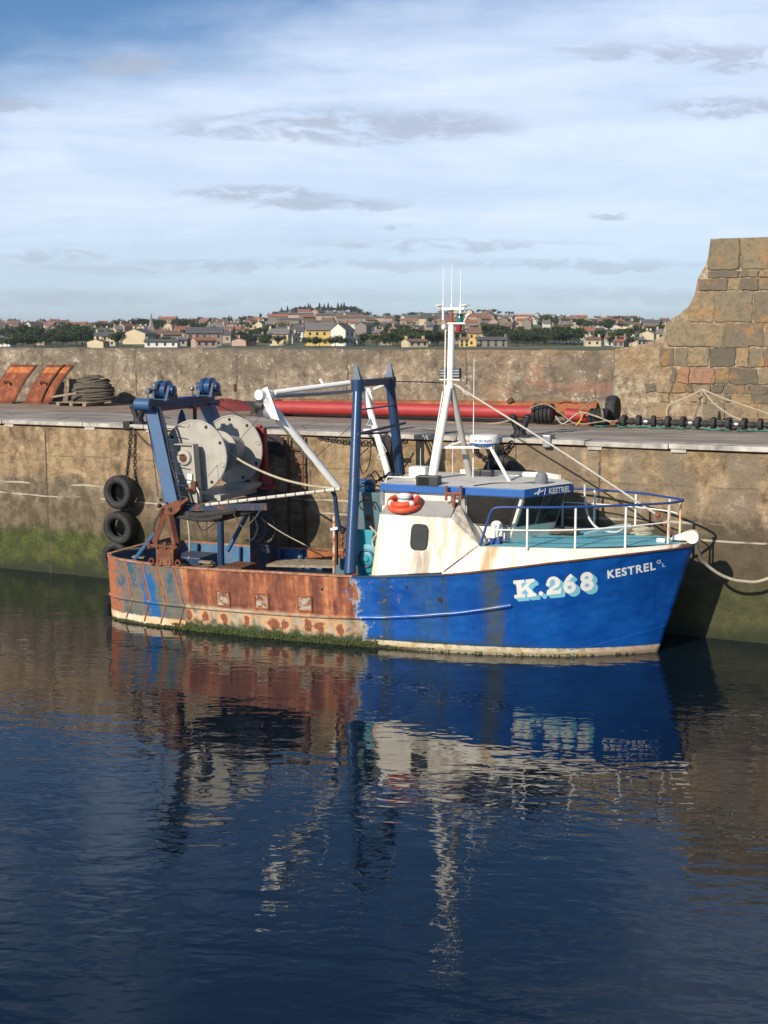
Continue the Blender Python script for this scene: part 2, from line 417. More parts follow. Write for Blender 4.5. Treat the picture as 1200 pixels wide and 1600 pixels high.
def hull_fn(g):
    p = g.obj(); x, y, z = g.xyz(p)
    n1 = g.noise(p, 1.3, 6, .65, .3); n2 = g.noise(p, 7, 5, .65); n3 = g.noise(p, 40, 3, .6)
    vs = g.noise(g.sc(p, (2.8, 2.8, .3)), 1.0, 5, .65, .2); vf = g.noise(g.sc(p, (11, 11, .9)), 1.0, 4, .6)
    c1 = g.m('SUBTRACT', n1, .5); c2 = g.m('SUBTRACT', n2, .5)
    side = g.mr(y, -.3, .3, 1.0, .2)
    # sound blue paint
    blue = g.mix(g.mr(n1, .35, .7), (.003, .062, .29), (.006, .098, .38))
    blue = g.mix(g.m('MULTIPLY', g.mr(n2, .55, .75), .25), blue, (.04, .14, .33))
    def band(c, w, src=None):
        xx = g.m('ADD', x, g.m('ADD', g.m('MULTIPLY', g.m('SUBTRACT', vf, .5), .5), g.m('MULTIPLY', c2, .16)))
        return g.mr(g.m('ABSOLUTE', g.m('SUBTRACT', xx, c)), w * .1, w * 1.15, 1.0, 0.0)
    for c, w, a, colr in ((2.86, .26, .85, (.075, .085, .05)), (.78, .13, .75, (.035, .06, .05)), (1.98, .07, .7, (.04, .06, .05)), (1.6, .4, .5, (.04, .10, .17)), (4.9, .8, .0, (0, 0, 0))):
        if a: blue = g.mix(g.m('MULTIPLY', g.m('MULTIPLY', band(c, w), g.mr(n2, .3, .58, .35, 1.0)), a), blue, colr)
    seamv = g.m('ABSOLUTE', g.m('SUBTRACT', g.m('FRACT', g.m('MULTIPLY', g.m('ADD', x, .3), .42)), .5)); blue = g.mix(g.m('MULTIPLY', g.mr(seamv, .006, .002), .35), blue, (.004, .03, .14))
    chp = g.m('MULTIPLY', g.mr(g.m('ADD', g.noise(p, 55, 3, .6), g.m('MULTIPLY', n1, .35)), .86, .9), g.mr(z, .4, .9)); blue = g.mix(g.m('MULTIPLY', chp, .6), blue, (.30, .25, .2))
    scuff = g.m('MULTIPLY', g.mr(vf, .58, .72), g.mr(x, 3.4, 1.0))
    blue = g.mix(g.m('MULTIPLY', scuff, .35), blue, (.16, .19, .18))
    grow = g.mr(g.m('ADD', z, g.m('MULTIPLY', c2, -.25)), .30, .12)
    blue = g.mix(g.m('MULTIPLY', grow, g.mr(x, 5.0, 2.0, .1, .85)), blue, (.03, .055, .025))
    # rusted plating
    rust = g.ramp(g.m('ADD', g.m('MULTIPLY', vs, .7), g.m('ADD', g.m('MULTIPLY', n2, .2), g.m('MULTIPLY', vf, .1))), [(.36, (.06, .022, .015)), (.44, (.16, .050, .028)), (.51, (.29, .092, .042)), (.57, (.47, .19, .08)), (.66, (.58, .36, .19))])
    patch = g.mr(n1, .56, .68)
    rust = g.mix(g.m('MULTIPLY', patch, .5), rust, (.075, .03, .022))
    # rust region masks with ragged edges
    lowz = g.mr(z, .62, .50)
    edge = g.m('ADD', g.m('ADD', .12, g.m('MULTIPLY', lowz, .18)), g.m('ADD', g.m('MULTIPLY', g.m('ADD', c2, c1), .55), g.m('MULTIPLY', g.m('SUBTRACT', vf, .5), .35)))
    inr = g.mr(g.m('SUBTRACT', edge, x), -.02, .03)
    flk = g.m('MULTIPLY', g.mr(n2, .60, .66), g.mr(x, 1.6, .3)); inr = g.m('MAXIMUM', inr, g.m('MULTIPLY', flk, .8))
    inr = g.m('MULTIPLY', inr, g.m('SUBTRACT', 1.0, g.m('MULTIPLY', g.m('MULTIPLY', g.mr(n2, .40, .35), g.mr(x, -.35, .1)), .9)))
    rim = g.mr(g.m('ABSOLUTE', g.m('SUBTRACT', edge, x)), .0, .13, 1.0, 0.0)
    base = g.mix(g.m('MULTIPLY', rim, g.mr(n2, .3, .6, .3, .95)), blue, (.46, .44, .36))
    # lower strake of the rusty part: pale, weedy, with round rust sores
    lower = g.mix(g.mr(n2, .38, .6), (.40, .20, .09), (.40, .36, .27)); lower = g.mix(g.mr(n1, .48, .62), lower, (.10, .12, .07))
    dv = None
    for sx_, sz_, rx_ in ((-3.55, .33, .07), (-3.17, .33, .09), (-2.73, .30, .085), (-2.2, .32, .07), (-1.62, .31, .15), (-1.36, .30, .085), (-.86, .33, .085), (-.62, .32, .13), (-.18, .27, .09)):
        a_ = g.m('DIVIDE', g.m('SUBTRACT', x, sx_), rx_); b_ = g.m('DIVIDE', g.m('SUBTRACT', z, sz_), .13); q_ = g.m('SQRT', g.m('ADD', g.m('MULTIPLY', a_, a_), g.m('MULTIPLY', b_, b_)))
        dv = q_ if dv is None else g.m('MINIMUM', dv, q_)
    dv = g.m('ADD', dv, g.m('ADD', g.m('MULTIPLY', c2, 2.6), g.m('MULTIPLY', g.m('SUBTRACT', n3, .5), 1.0)))
    lower = g.mix(g.mr(dv, 2.1, 1.2), lower, (.55, .33, .17)); lower = g.mix(g.m('MULTIPLY', g.mr(dv, 1.1, .7), g.mr(n3, .3, .5, .6, 1.0)), lower, (.22, .06, .03))
    lower = g.mix(g.mr(g.m('ADD', z, g.m('MULTIPLY', c2, .5)), .30, .12), lower, (.028, .045, .012))
    rr = g.mix(lowz, rust, lower)
    col = g.mix(inr, base, rr)
    # old paint panels near the stern
    xe = g.m('SUBTRACT', -3.72, g.m('MULTIPLY', g.m('SUBTRACT', 1.33, z), .0))
    xe = g.m('ADD', xe, g.m('MULTIPLY', g.m('MINIMUM', g.m('SUBTRACT', 1.33, z), g.m('SUBTRACT', z, -.25)), .18))
    ins = g.mr(g.m('SUBTRACT', xe, x), -.02, .03)
    teal = g.mix(g.mr(vf, .35, .65), (.085, .115, .105), (.16, .125, .10))
    teal = g.mix(g.mr(g.m('ADD', n1, g.m('MULTIPLY', c2, .5)), .53, .58), teal, (.012, .09, .15))
    bp = g.m('MULTIPLY', g.mr(g.m('ABSOLUTE', g.m('SUBTRACT', g.m('ADD', g.m('ADD', x, g.m('MULTIPLY', z, .22)), g.m('MULTIPLY', c2, .3)), -4.34)), .14, .19, 1.0, 0.0), g.mr(g.m('ADD', z, c2), 1.25, 1.1))
    teal = g.mix(bp, teal, (.004, .10, .28))
    teal = g.mix(g.m('MULTIPLY', g.mr(g.m('ADD', x, g.m('MULTIPLY', g.m('ADD', c2, c1), 1.1)), -5.15, -5.5), .95), teal, g.mix(n2, (.22, .06, .03), (.5, .18, .07)))
    teal = g.mix(g.mr(g.m('ADD', n2, g.m('MULTIPLY', n1, .3)), .74, .82), teal, (.26, .09, .045))
    for xc, sl in ((-5.12, .22), (-4.7, .24), (-4.28, .24), (-3.86, .22)):
        xr = g.m('SUBTRACT', x, g.m('MULTIPLY', g.m('MINIMUM', g.m('SUBTRACT', 1.33, z), .78), sl))
        ln = g.mr(g.m('ABSOLUTE', g.m('SUBTRACT', g.m('ADD', xr, g.m('MULTIPLY', c2, .06)), xc)), .03, .06, 1.0, 0.0)
        teal = g.mix(g.m('MULTIPLY', ln, g.m('MULTIPLY', g.mr(z, .5, .56), .75)), teal, (.30, .13, .08))
    teal = g.mix(g.mr(g.m('ADD', z, g.m('MULTIPLY', c2, .08)), .22, .18), teal, g.mix(g.mr(n1, .4, .6), (.62, .36, .16), (.66, .58, .42)))
    col = g.mix(ins, col, teal)
    # cream boot top on the sound half and black weed at the waterline
    bt = g.m('MULTIPLY', g.mr(g.m('ADD', z, g.m('MULTIPLY', c2, .03)), .165, .15), g.mr(x, .35, .6))
    bt2 = g.m('MULTIPLY', bt, 1.0)
    btc = g.mix(g.mr(n2, .4, .62), (.62, .55, .38), (.45, .33, .18)); btc = g.mix(g.mr(x, 4.2, 5.2, 0, .6), btc, g.mix(n2, (.6, .5, .42), (.42, .16, .09)))
    col = g.mix(bt2, col, btc)
    weed = g.mr(g.m('ADD', z, g.m('MULTIPLY', c2, .16)), .085, .035)
    col = g.mix(g.m('MULTIPLY', weed, g.mr(x, 2.2, .6, .45, 1.0)), col, (.035, .035, .012))
    rough = g.m('ADD', .30, g.m('MULTIPLY', g.m('MAXIMUM', inr, ins), .45))
    h = g.m('ADD', g.m('MULTIPLY', n2, g.m('ADD', .15, g.m('MULTIPLY', inr, .9))), g.m('MULTIPLY', n3, .2))
    dent = g.noise(g.sc(p, (1.1, 1.1, 2.0)), 1.0, 2)
    return dict(c=col, r=rough, n=g.bump(dent, .6, .12, g.bump(h, .5, .012)))
M['hull'] = mat('hull_paint_and_rust', hull_fn)

def build_hull():
    ns = 120; zs = [-1.0, -.8, -.5, -.25, -.08] ; 
    for sgn_part in (0,):
        mb = MB(); nz = 22
        cols = []
        for i in range(ns + 1):
            s = i / ns; s = s * s * (3 - 2 * s) * .35 + s * .65
            row = []
            zr = zrail(XS + s * (stem(1.6) - XS))
            for k in range(-6, nz + 1):
                z = (k / 6.0) * 1.0 if k < 0 else zr * k / nz
                x = XS + s * (stem(z) - XS); row.append((x, z))
            cols.append(row)
        m = len(cols[0]); vid = {}
        for side in (-1, 1):
            for i, row in enumerate(cols):
                for k, (x, z) in enumerate(row):
                    y = side * hb(x, z); vid[(side, i, k)] = len(mb.v); mb.v.append((x, y, lst(x, y, z)))
            for i in range(ns):
                for k in range(m - 1):
                    mb.f.append((vid[(side, i, k)], vid[(side, i + 1, k)], vid[(side, i + 1, k + 1)], vid[(side, i, k + 1)])); mb.tone.append(.5)
        for k in range(m - 1):       # transom, and the stem plate
            mb.f.append((vid[(-1, 0, k)], vid[(1, 0, k)], vid[(1, 0, k + 1)], vid[(-1, 0, k + 1)])); mb.tone.append(.5)
            mb.f.append((vid[(-1, ns, k)], vid[(1, ns, k)], vid[(1, ns, k + 1)], vid[(-1, ns, k + 1)])); mb.tone.append(.5)
        return mb.build('hull', M['hull'], root, smooth=True, ang=50)
hull = build_hull()

def side_path(xa, xb, zf, off, side=-1, n=40):
    out = []
    for i in range(n + 1):
        x = xa + (xb - xa) * i / n; z = zf(x); y = side * (hb(x, min(z, zrail(x))) + off)
        out.append(Vector((x, y, lst(x, y, z))))
    return out
# half-round rubbing strake
RZ = [(-5.7, .53), (-3.7, .51), (-1.7, .53), (.1, .58), (2.0, .78), (3.2, 1.01)]
for sd_ in (-1, 1):
    MB().path(side_path(-5.72, 3.2, lambda x: herm(RZ, x), .005, sd_), .042, n=10, smooth=False).build('rubbing_strake', M['hull'], root, smooth=True)
# raised frames on the stern quarter
for top, mid, bot in (((-5.12, 1.31), (-4.95, .54), (-5.18, .10)), ((-4.70, 1.31), (-4.52, .54), (-4.68, .08)), ((-4.29, 1.30), (-4.10, .54), (-4.26, .08)), ((-3.86, 1.29), (-3.66, .52), (-3.80, .10))):
    pts = []
    for a, b in ((top, mid), (mid, bot)):
        for k in range(7):
            t = k / 6; x = a[0] + (b[0] - a[0]) * t; z = a[1] + (b[1] - a[1]) * t
            pts.append((x, -(hb(x, z) - .004), z))
    MB().path(pts, .022, n=8, smooth=False).build('hull_frame_weld', M['rust'], root, smooth=True)
# square freeing port plates
def pt_fn(g):
    p = g.obj(); n = g.noise(p, 9, 5, .65); return dict(c=g.ramp(n, [(.40, (.17, .06, .035)), (.5, (.34, .20, .12)), (.56, (.36, .34, .28)), (.65, (.42, .41, .36))]), r=.8, n=g.bump(n, .5, .01))
M['plate'] = mat('worn_port_plate', pt_fn)
for xc, zc in ((-2.72, .745), (-1.84, .765), (-.90, .79)):
    a = .15; mb = MB(); q = [(xc - a, zc - a), (xc + a, zc - a), (xc + a, zc + a), (xc - a, zc + a)]
    mb.prism([(x, -(hb(x, z) - .01), z) for x, z in q], (0, -.02, 0))
    po = mb.build('freeing_port', M['plate'], root, bevel=.008)
    mb = MB()
    for i in range(4):
        (x0, z0), (x1, z1) = q[i], q[(i + 1) % 4]
        mb.tube((x0, -(hb(x0, z0) + .012), z0), (x1, -(hb(x1, z1) + .012), z1), .02, n=6)
    mb.build('port_frame', M['rust'], po)
# step in the plating where the doubling ends
mb = MB()
for (x0, x1, z0, z1) in ((.0, .16, .66, .90),):
    mb.prism([(x, -(hb(x, z) - .004), z) for x, z in ((x0, z0), (x1, z0), (x1, z1), (x0, z1))], (0, -.014, 0))
mb.build('doubler_plate', M['hull'], root)

def weeds():
    random.seed(4); mb = MB()
    for _ in range(2600):
        x = random.uniform(-5.6, 5.3)
        dens = 1.0 if -4.6 < x < .6 else .16
        if random.random() > dens: continue
        z = random.uniform(-.03, .12 if -4 < x < .6 else .045) + random.gauss(0, .01)
        y = -(hb(x, max(z, 0)) + random.uniform(0, .03)); s = random.uniform(.012, .04)
        a = random.uniform(0, 6.28); d = Vector((math.cos(a) * s, -random.uniform(0, .4) * s, math.sin(a) * s)); e = Vector((-math.sin(a) * s * .5, -.3 * s, math.cos(a) * s * .5))
        c = Vector((x, y, z)); mb.add([c - d, c + e, c + d, c - e], [(0, 1, 2, 3)])
    o = mb.build('waterline_weed', mat('waterline_weed', lambda g: dict(c=g.mix(g.noise(g.obj(), 9, 3), (.02, .035, .008), (.09, .11, .02)), r=.9)), root)
    o['kind'] = 'stuff'
weeds()

# rail cap: flat bar on the bulwark, rusty aft, blue-black forward
def capstrip(xa, xb, side, mtl, name, w=.09, h=.035, inward=.03, zoff=0.0, n=60):
    mb = MB(); ring = []
    for i in range(n + 1):
        x = xa + (xb - xa) * i / n; z = zrail(x); y0 = hb(x, z) + .028; y1 = max(.0, y0 - w)
        L = []
        for yy, zz in ((y0, z), (y1, z), (y1, z + h), (y0, z + h)):
            Y = side * yy; L.append((x, Y, lst(x, Y, zz) + zoff))
        ring.append(L)
    o = 0
    for L in ring: mb.v += L
    for i in range(n):
        for k in range(4):
            a = i * 4 + k; b = i * 4 + (k + 1) % 4; mb.f.append((a, b, b + 4, a + 4)); mb.tone.append(.5)
    mb.f.append((0, 1, 2, 3)); mb.f.append((n * 4 + 3, n * 4 + 2, n * 4 + 1, n * 4)); mb.tone += [.5, .5]
    return mb.build(name, mtl, root, smooth=False)
def caprust(g):
    p = g.obj(); n = g.noise(p, 6, 5, .65); n2 = g.noise(p, 30, 3)
    c = g.ramp(g.m('ADD', g.m('MULTIPLY', n, .7), g.m('MULTIPLY', n2, .3)), [(.33, (.12, .05, .03)), (.5, (.36, .16, .09)), (.66, (.5, .32, .22))])
    return dict(c=c, r=.85, n=g.bump(n2, .5, .01))
M['cap'] = mat('rust_rail_cap', caprust)
for s_ in (-1, 1):
    capstrip(-5.74, .15, s_, M['cap'], 'rail_cap')
    capstrip(.152, 1.99, s_, M['dblue'], 'rail_cap', h=.028)
    capstrip(1.992, 6.24, s_, M['rustdark'], 'rubbing_edge', w=.02, h=.03)
MB().bx((-5.80, -1.36, 1.372), (-5.70, 1.36, 1.40)).build('transom_cap', M['cap'], root)

# inner bulwark skin, deck, ribs (blue inside)
def inner_fn(g):
    p = g.obj(); n = g.noise(p, 4, 5, .65); v = g.noise(g.sc(p, (9, 9, 1)), 1, 4)
    c = g.mix(g.mr(n, .4, .7), (.03, .13, .28), (.06, .17, .26)); c = g.mix(g.m('MULTIPLY', g.mr(v, .5, .68), .75), c, (.20, .10, .05))
    return dict(c=c, r=.55, n=g.bump(n, .3, .01))
M['inner'] = mat('inside_bulwark', inner_fn)
DZ = .78
for s_ in (-1, 1):
    mb = MB(); n = 50
    for i in range(n + 1):
        x = XS + .05 + (2.2 - XS) * i / n
        for z in (DZ - .05, zrail(x) - .002):
            y = s_ * (hb(x, z) - .06); mb.v.append((x, y, lst(x, y, z)))
    for i in range(n): mb.f.append((2 * i, 2 * i + 1, 2 * i + 3, 2 * i + 2)); mb.tone.append(.5)
    inn = mb.build('inner_bulwark', M['inner'], root, smooth=True)
    for k in range(13):
        x = -5.3 + k * .52; zt = zrail(x) - .01; y = s_ * (hb(x, zt) - .115); y0 = s_ * (hb(x, DZ) - .115)
        MB().bar((x, y0, lst(x, y0, DZ)), (x, y, lst(x, y, zt)), .035, .08, up=(0, 1, 0)).build('bulwark_frame', M['dblue'], inn)
mb = MB(); n = 40
for i in range(n + 1):
    x = XS + .04 + (2.4 - XS) * i / n; w = hb(x, DZ) - .03
    for y in (-w, w): mb.v.append((x, y, DZ - .02 * max(0, y)))
for i in range(n): mb.f.append((2 * i, 2 * i + 1, 2 * i + 3, 2 * i + 2)); mb.tone.append(.5)
mb.build('working_deck', M['teal'], root)
MB().bx((XS + .06, -1.4, DZ), (XS + .10, 1.4, 1.365)).build('transom_lining', M['inner'], root)

# white forward bulwark band and the turquoise foredeck
ZT = [(1.94, 1.60), (2.62, 2.12), (3.6, 2.13), (5.0, 2.13), (5.9, 2.16), (6.4, 2.20)]
def ztop(x): return herm(ZT, x) if x > 2.62 else 1.6 + (x - 1.94) / .68 * .52
def fwd_y(x, t): # t 0 at the blue edge, 1 at the top of the white
    return max(.012, hb(x, zrail(x)) - .01 - .05 * t * (1 if x < 5.5 else max(0, (6.3 - x) / .8)))
for s_ in (-1, 1):
    mb = MB(); n = 90; X0 = 1.94; X1 = 6.27
    for i in range(n + 1):
        x = X0 + (X1 - X0) * (1 - (1 - i / n) ** 1.3)
        zb = zrail(x) + .028; zt = max(zb + .01, ztop(x))
        for t in (0, .5, 1):
            xx = x + (.05 * t if x > 6.0 else 0); y = s_ * fwd_y(x, t); mb.v.append((xx, y, lst(x, y, zb + (zt - zb) * t)))
        y = s_ * max(.0, fwd_y(x, 1) - .07); mb.v.append((x, y, lst(x, y, zt + .004)))
    for i in range(n):
        for k in range(3): a = 4 * i + k; mb.f.append((a, a + 1, a + 5, a + 4)); mb.tone.append(.5)
    def wfn(g):
        p = g.obj(); x, y, z = g.xyz(p); n = g.noise(p, 3, 5, .6); v = g.noise(g.sc(p, (8, 8, 1.2)), 1, 4)
        c = g.mix(g.m('MULTIPLY', g.mr(n, .45, .75), .4), (.80, .74, .62), (.62, .55, .43))
        bb = g.mr(g.m('ABSOLUTE', g.m('SUBTRACT', g.m('ADD', x, g.m('MULTIPLY', z, -.25)), 2.36)), .04, .20, 1.0, 0.0)
        c = g.mix(g.m('MULTIPLY', bb, g.mr(v, .3, .62, .3, .95)), c, (.50, .30, .12))
        c = g.mix(g.m('MULTIPLY', g.mr(x, 5.7, 5.95), g.m('MULTIPLY', g.mr(n, .5, .6), .8)), c, (.42, .24, .12))
        c = g.mix(g.m('MULTIPLY', g.mr(v, .56, .7), .3), c, (.45, .32, .2))
        return dict(c=c, r=.42, n=g.bump(n, .2, .01))
    if 'fwdw' not in M: M['fwdw'] = mat('bow_cream_paint', wfn)
    mb.build('bow_bulwark', M['fwdw'], root, smooth=True)
mb = MB(); n = 60
for i in range(n + 1):
    x = 2.55 + (6.2 - 2.55) * i / n; w = max(.005, fwd_y(x, 1) - .065)
    for k in range(9):
        y = w * (k / 4 - 1); mb.v.append((x, y, lst(x, y, ztop(x)) - .004 + .05 * (1 - (y / 1.7) ** 2) * min(1, w)))
for i in range(n):
    for k in range(8): a = 9 * i + k; mb.f.append((a, a + 1, a + 10, a + 9)); mb.tone.append(.5)
mb.build('foredeck', M['deckturq'], root, smooth=True)

# ------------------------------------------------------------------ lettering on the hull
def text_mesh(s, size=1.0, offset=0.0, space=1.0):
    cu = bpy.data.curves.new('t', 'FONT'); cu.body = s; cu.size = size; cu.offset = offset; cu.space_character = space; cu.resolution_u = 4; cu.fill_mode = 'FRONT' if False else 'BOTH'
    o = bpy.data.objects.new('t', cu); COL.objects.link(o)
    dg = bpy.context.evaluated_depsgraph_get(); dg.update()
    me = bpy.data.meshes.new_from_object(o.evaluated_get(dg))
    bpy.data.objects.remove(o); bpy.data.curves.remove(cu)
    bm = bmesh.new(); bm.from_mesh(me); bpy.data.meshes.remove(me)
    return bm
def slabK():
    bm = bmesh.new()
    def poly(p): bm.faces.new([bm.verts.new((x, y, 0)) for x, y in p])
    poly([(0, 0), (.46, 0), (.46, .13), (0, .13)]); poly([(0, .57), (.46, .57), (.46, .7), (0, .7)]); poly([(.12, .13), (.34, .13), (.34, .57), (.12, .57)])
    poly([(.52, .57), (.88, .57), (.88, .7), (.52, .7)]); poly([(.34, .20), (.34, .36), (.60, .57), (.79, .57)])
    poly([(.44, .37), (.58, .46), (.83, .13), (.62, .13)]); poly([(.54, 0), (.92, 0), (.92, .13), (.54, .13)])
    return bm
def digit2():
    bm = bmesh.new(); 
    def poly(p): bm.faces.new([bm.verts.new((x, y, 0)) for x, y in p])
    outer = []; inner = []
    for k in range(15):
        a = R(205 - k * 17.5); w = .055 + .045 * min(1, k / 8)
        outer.append((.30 + .27 * math.cos(a), .46 + .25 * math.sin(a))); inner.append((.30 + (.27 - 2 * w) * math.cos(a), .46 + (.25 - w * 1.2) * math.sin(a)))
    for k in range(14): poly([outer[k], outer[k + 1], inner[k + 1], inner[k]])
    poly([outer[-1], (.22, .15), (.02, .15), (.06, .2), inner[-1]])
    c = [(.09 + .085 * math.cos(R(a)), .42 + .085 * math.sin(R(a))) for a in range(0, 360, 30)]; poly(c)
    poly([(.0, 0), (.56, 0), (.60, .22), (.54, .22), (.50, .15), (.02, .15)])
    return bm
def merge(dst, src, dx, dy, sx=1, sy=1, sh=0):
    m_ = {}
    for v in src.verts: m_[v] = dst.verts.new((v.co.x * sx + dx, v.co.y * sy + dy + v.co.x * sx * sh, 0))
    for f in src.faces:
        try: dst.faces.new([m_[v] for v in f.verts])
        except ValueError: pass
def k268():
    bm = bmesh.new()
    merge(bm, slabK(), 0, 0)
    dot = bmesh.new(); dot.faces.new([dot.verts.new((.09 * math.cos(R(a)), .09 * math.sin(R(a)), 0)) for a in range(0, 360, 24)]); merge(bm, dot, 1.12, .09)
    merge(bm, digit2(), 1.35, 0, 1.05, 1.0)
    merge(bm, text_mesh('6', 1, .034), 2.05, .01, 1.05, 1.0)
    merge(bm, text_mesh('8', 1, .034), 2.75, .01, 1.05, 1.0)
    return bm
def on_hull(bm, name, m_, x0, z0, sx, sz, slope, off, parent):
    for k in range(1, 60): bmesh.ops.bisect_plane(bm, geom=bm.verts[:] + bm.edges[:] + bm.faces[:], plane_co=(k * .12, 0, 0), plane_no=(1, 0, 0))
    for k in range(-2, 8): bmesh.ops.bisect_plane(bm, geom=bm.verts[:] + bm.edges[:] + bm.faces[:], plane_co=(0, k * .15, 0), plane_no=(0, 1, 0))
    for v in bm.verts:
        x = x0 + v.co.x * sx; z = z0 + v.co.y * sz + slope * (x - x0)
        v.co = (x, -(hb(x, z) + off), z)
    bmesh.ops.recalc_face_normals(bm, faces=bm.faces)
    me = bpy.data.meshes.new(name); bm.to_mesh(me); bm.free(); me.materials.append(m_)
    o = bpy.data.objects.new(name, me); COL.objects.link(o); o.parent = parent
    return o
SX, SZ = .425, .50
sh = on_hull(k268(), 'registration_number', M['letter'], 3.27, 1.155, SX, SZ, .135, .012, root)
for k in range(1, 6):
    b_ = bmesh.new(); merge(b_, k268(), .032 * k, -.030 * k)
    on_hull(b_, 'letter_shadow', M['shade'], 3.27, 1.155, SX, SZ, .135, .0085 - .0009 * k, sh)
on_hull(text_mesh('KESTREL', 1, .03, 1.16), 'boat_name', M['letter'], 4.89, 1.555, .184, .22, .17, .008, root)
on_hull(text_mesh('G', 1, .01, 1.1), 'boat_name_suffix', M['letter'], 5.70, 1.80, .10, .10, .1, .008, root)
on_hull(text_mesh('L', 1, .01, 1.1), 'boat_name_suffix', M['letter'], 5.785, 1.73, .10, .10, .1, .008, root)
for px_, py_, r0 in ((685, 938, .04), (636, 917, .025), (505, 920, .02)):
    v_ = by(px_, py_, -1.86); y_ = -(hb(v_.x, v_.z) + .004); MB().torus((v_.x, y_, v_.z), r0, r0 * .35, 'Y', 14, 6).lathe([(.001, -.002), (r0 * .8, -.002)], (v_.x, y_, v_.z), 'Y', 12).build('discharge_port', M['black'], root)
# scored load line near the forefoot
MB().path([(x, -(hb(x, z) + .003), z) for x, z in ((4.2, .13), (4.6, .2), (5.0, .31), (5.4, .42), (5.8, .53))], .006, n=5).build('hull_weld_line', M['bandblue'], root)

# ------------------------------------------------------------------ casing and wheelhouse
def cas_fn(g):
    p = g.obj(); x, y, z = g.xyz(p); n = g.noise(p, 3, 5, .6); v = g.noise(g.sc(p, (7, 7, .5)), 1, 5, .6); f = g.noise(p, 30, 3)
    c = g.mix(g.m('MULTIPLY', g.mr(n, .45, .75), .3), (.80, .74, .60), (.64, .55, .40))
    wide = g.m('MULTIPLY', g.mr(x, .9, 1.5, .2, 1.0), g.mr(v, .40, .60))
    c = g.mix(g.m('MULTIPLY', wide, .8), c, (.40, .32, .22))
    dr = g.m('MULTIPLY', g.m('MULTIPLY', g.mr(g.m('ABSOLUTE', g.m('SUBTRACT', x, 1.52)), .05, .22, 1.0, 0.0), g.mr(z, 2.05, 1.9)), g.mr(v, .35, .55, .3, 1.0)); c = g.mix(g.m('MULTIPLY', dr, .6), c, (.22, .17, .12))
    edge = g.mr(x, .68, .56)
    c = g.mix(g.m('MULTIPLY', edge, g.mr(v, .35, .6, .2, .7)), c, (.55, .36, .18))
    return dict(c=c, r=.45, n=g.bump(f, .1, .004))
M['casing'] = mat('casing_cream', cas_fn)
# the near side casing: sides drop to the rail
mb = MB()
YA, YB = -1.62, -1.12
f = [(.50, -1.86, 1.43), (1.97, -1.84, 1.60), (2.62, -1.70, 2.12), (2.02, YA, 2.60), (.58, YA, 2.60)]
b = [(.50, YB, 1.30), (1.97, YB, 1.30), (2.62, YB, 2.05), (2.02, YB, 2.84), (.60, YB, 2.84)]
mb.add(f + b, [(0, 1, 2, 3, 4), (0, 5, 6, 1), (1, 6, 7, 2), (2, 7, 8, 3), (0, 4, 9, 5), (5, 9, 8, 7, 6)])
casing = mb.build('casing', M['casing'], root, bevel=.02)
MB().path([(1.97, -1.862, 1.62), (2.60, -1.79, 2.13)], .009, n=6, smooth=False).build('seam', M['rustdark'], casing)
MB().prism([(.59, -1.625, 2.604), (2.02, -1.625, 2.604), (1.98, YB - .02, 2.838), (.62, YB - .02, 2.838)], (0, 0, .012)).build('casing_top', M['roofgrey'], casing)
mb = MB(); cx_, cz_ = 1.43, 2.22; y_ = -1.70
pp = []
for k in range(24):
    a = 2 * PI * k / 24; ca, sa = math.cos(a), math.sin(a)
    pp.append((cx_ + .165 * math.copysign(abs(ca) ** .45, ca), 0, cz_ + .235 * math.copysign(abs(sa) ** .45, sa)))
def cy(z): return -1.86 + (z - 1.45) / 1.25 * .24
mb.prism([(x, cy(z) - .001, z) for x, _, z in pp], (0, -.02, 0)); mb.build('casing_window_cover', plain('grey_cover_plate', (.022, .028, .027), .75), casing)
mb = MB(); mb.path([(x, cy(z) - .008, z) for x, _, z in pp] + [(pp[0][0], cy(pp[0][2]) - .008, pp[0][2])], .012, n=6, smooth=False); mb.build('window_gasket', M['black'], casing)

# wheelhouse body: straight sides, V-shaped raked front
ZF, ZH = 2.10, 2.99
mb = MB()
lowp = [(.42, -1.10), (3.00, -1.10), (3.56, -.05), (3.00, 1.10), (.42, 1.10)]
def whp(x, y, z):
    t = (z - ZF) / (ZH - ZF); return (x + (.27 * t if x > 2.5 else 0), y, z)
lo_ = [(x, y, .80 if x < 2 else 2.05) for x, y in lowp]; mid = [whp(x, y, 2.42) for x, y in lowp]; hi_ = [whp(x, y, ZH) for x, y in lowp]
vs = lo_ + mid + hi_; fs = []
for i in range(5):
    j = (i + 1) % 5; fs += [(i, j, j + 5, i + 5), (i + 5, j + 5, j + 10, i + 10)]
fs += [(0, 1, 2, 3, 4), (14, 13, 12, 11, 10)]
mb.add(vs, fs); wh = mb.build('wheelhouse', M['cream'], root, bevel=.01)
# roof slab and blue band
roofp = [(.42, -1.20), (3.33, -1.20), (3.98, -.02), (3.33, 1.16), (.42, 1.16)]
MB().prism([(x, y, 2.995) for x, y in roofp], (0, 0, .155)).build('roof_band', M['bandblue'], wh, bevel=.012)
mb = MB(); n = 12; tv = []
for i in range(n + 1):
    y = -1.19 + 2.38 * i / n; xf = 3.32 + .64 * (1 - abs(y + .02) / 1.2); tv += [(.43, y, 3.152 + .03 * (1 - (y / 1.2) ** 2)), (xf, y, 3.152 + .02 * (1 - (y / 1.2) ** 2))]
mb.add(tv, [(2 * i, 2 * i + 1, 2 * i + 3, 2 * i + 2) for i in range(n)]); mb.build('roof_top', M['rooflight'], wh, smooth=True)
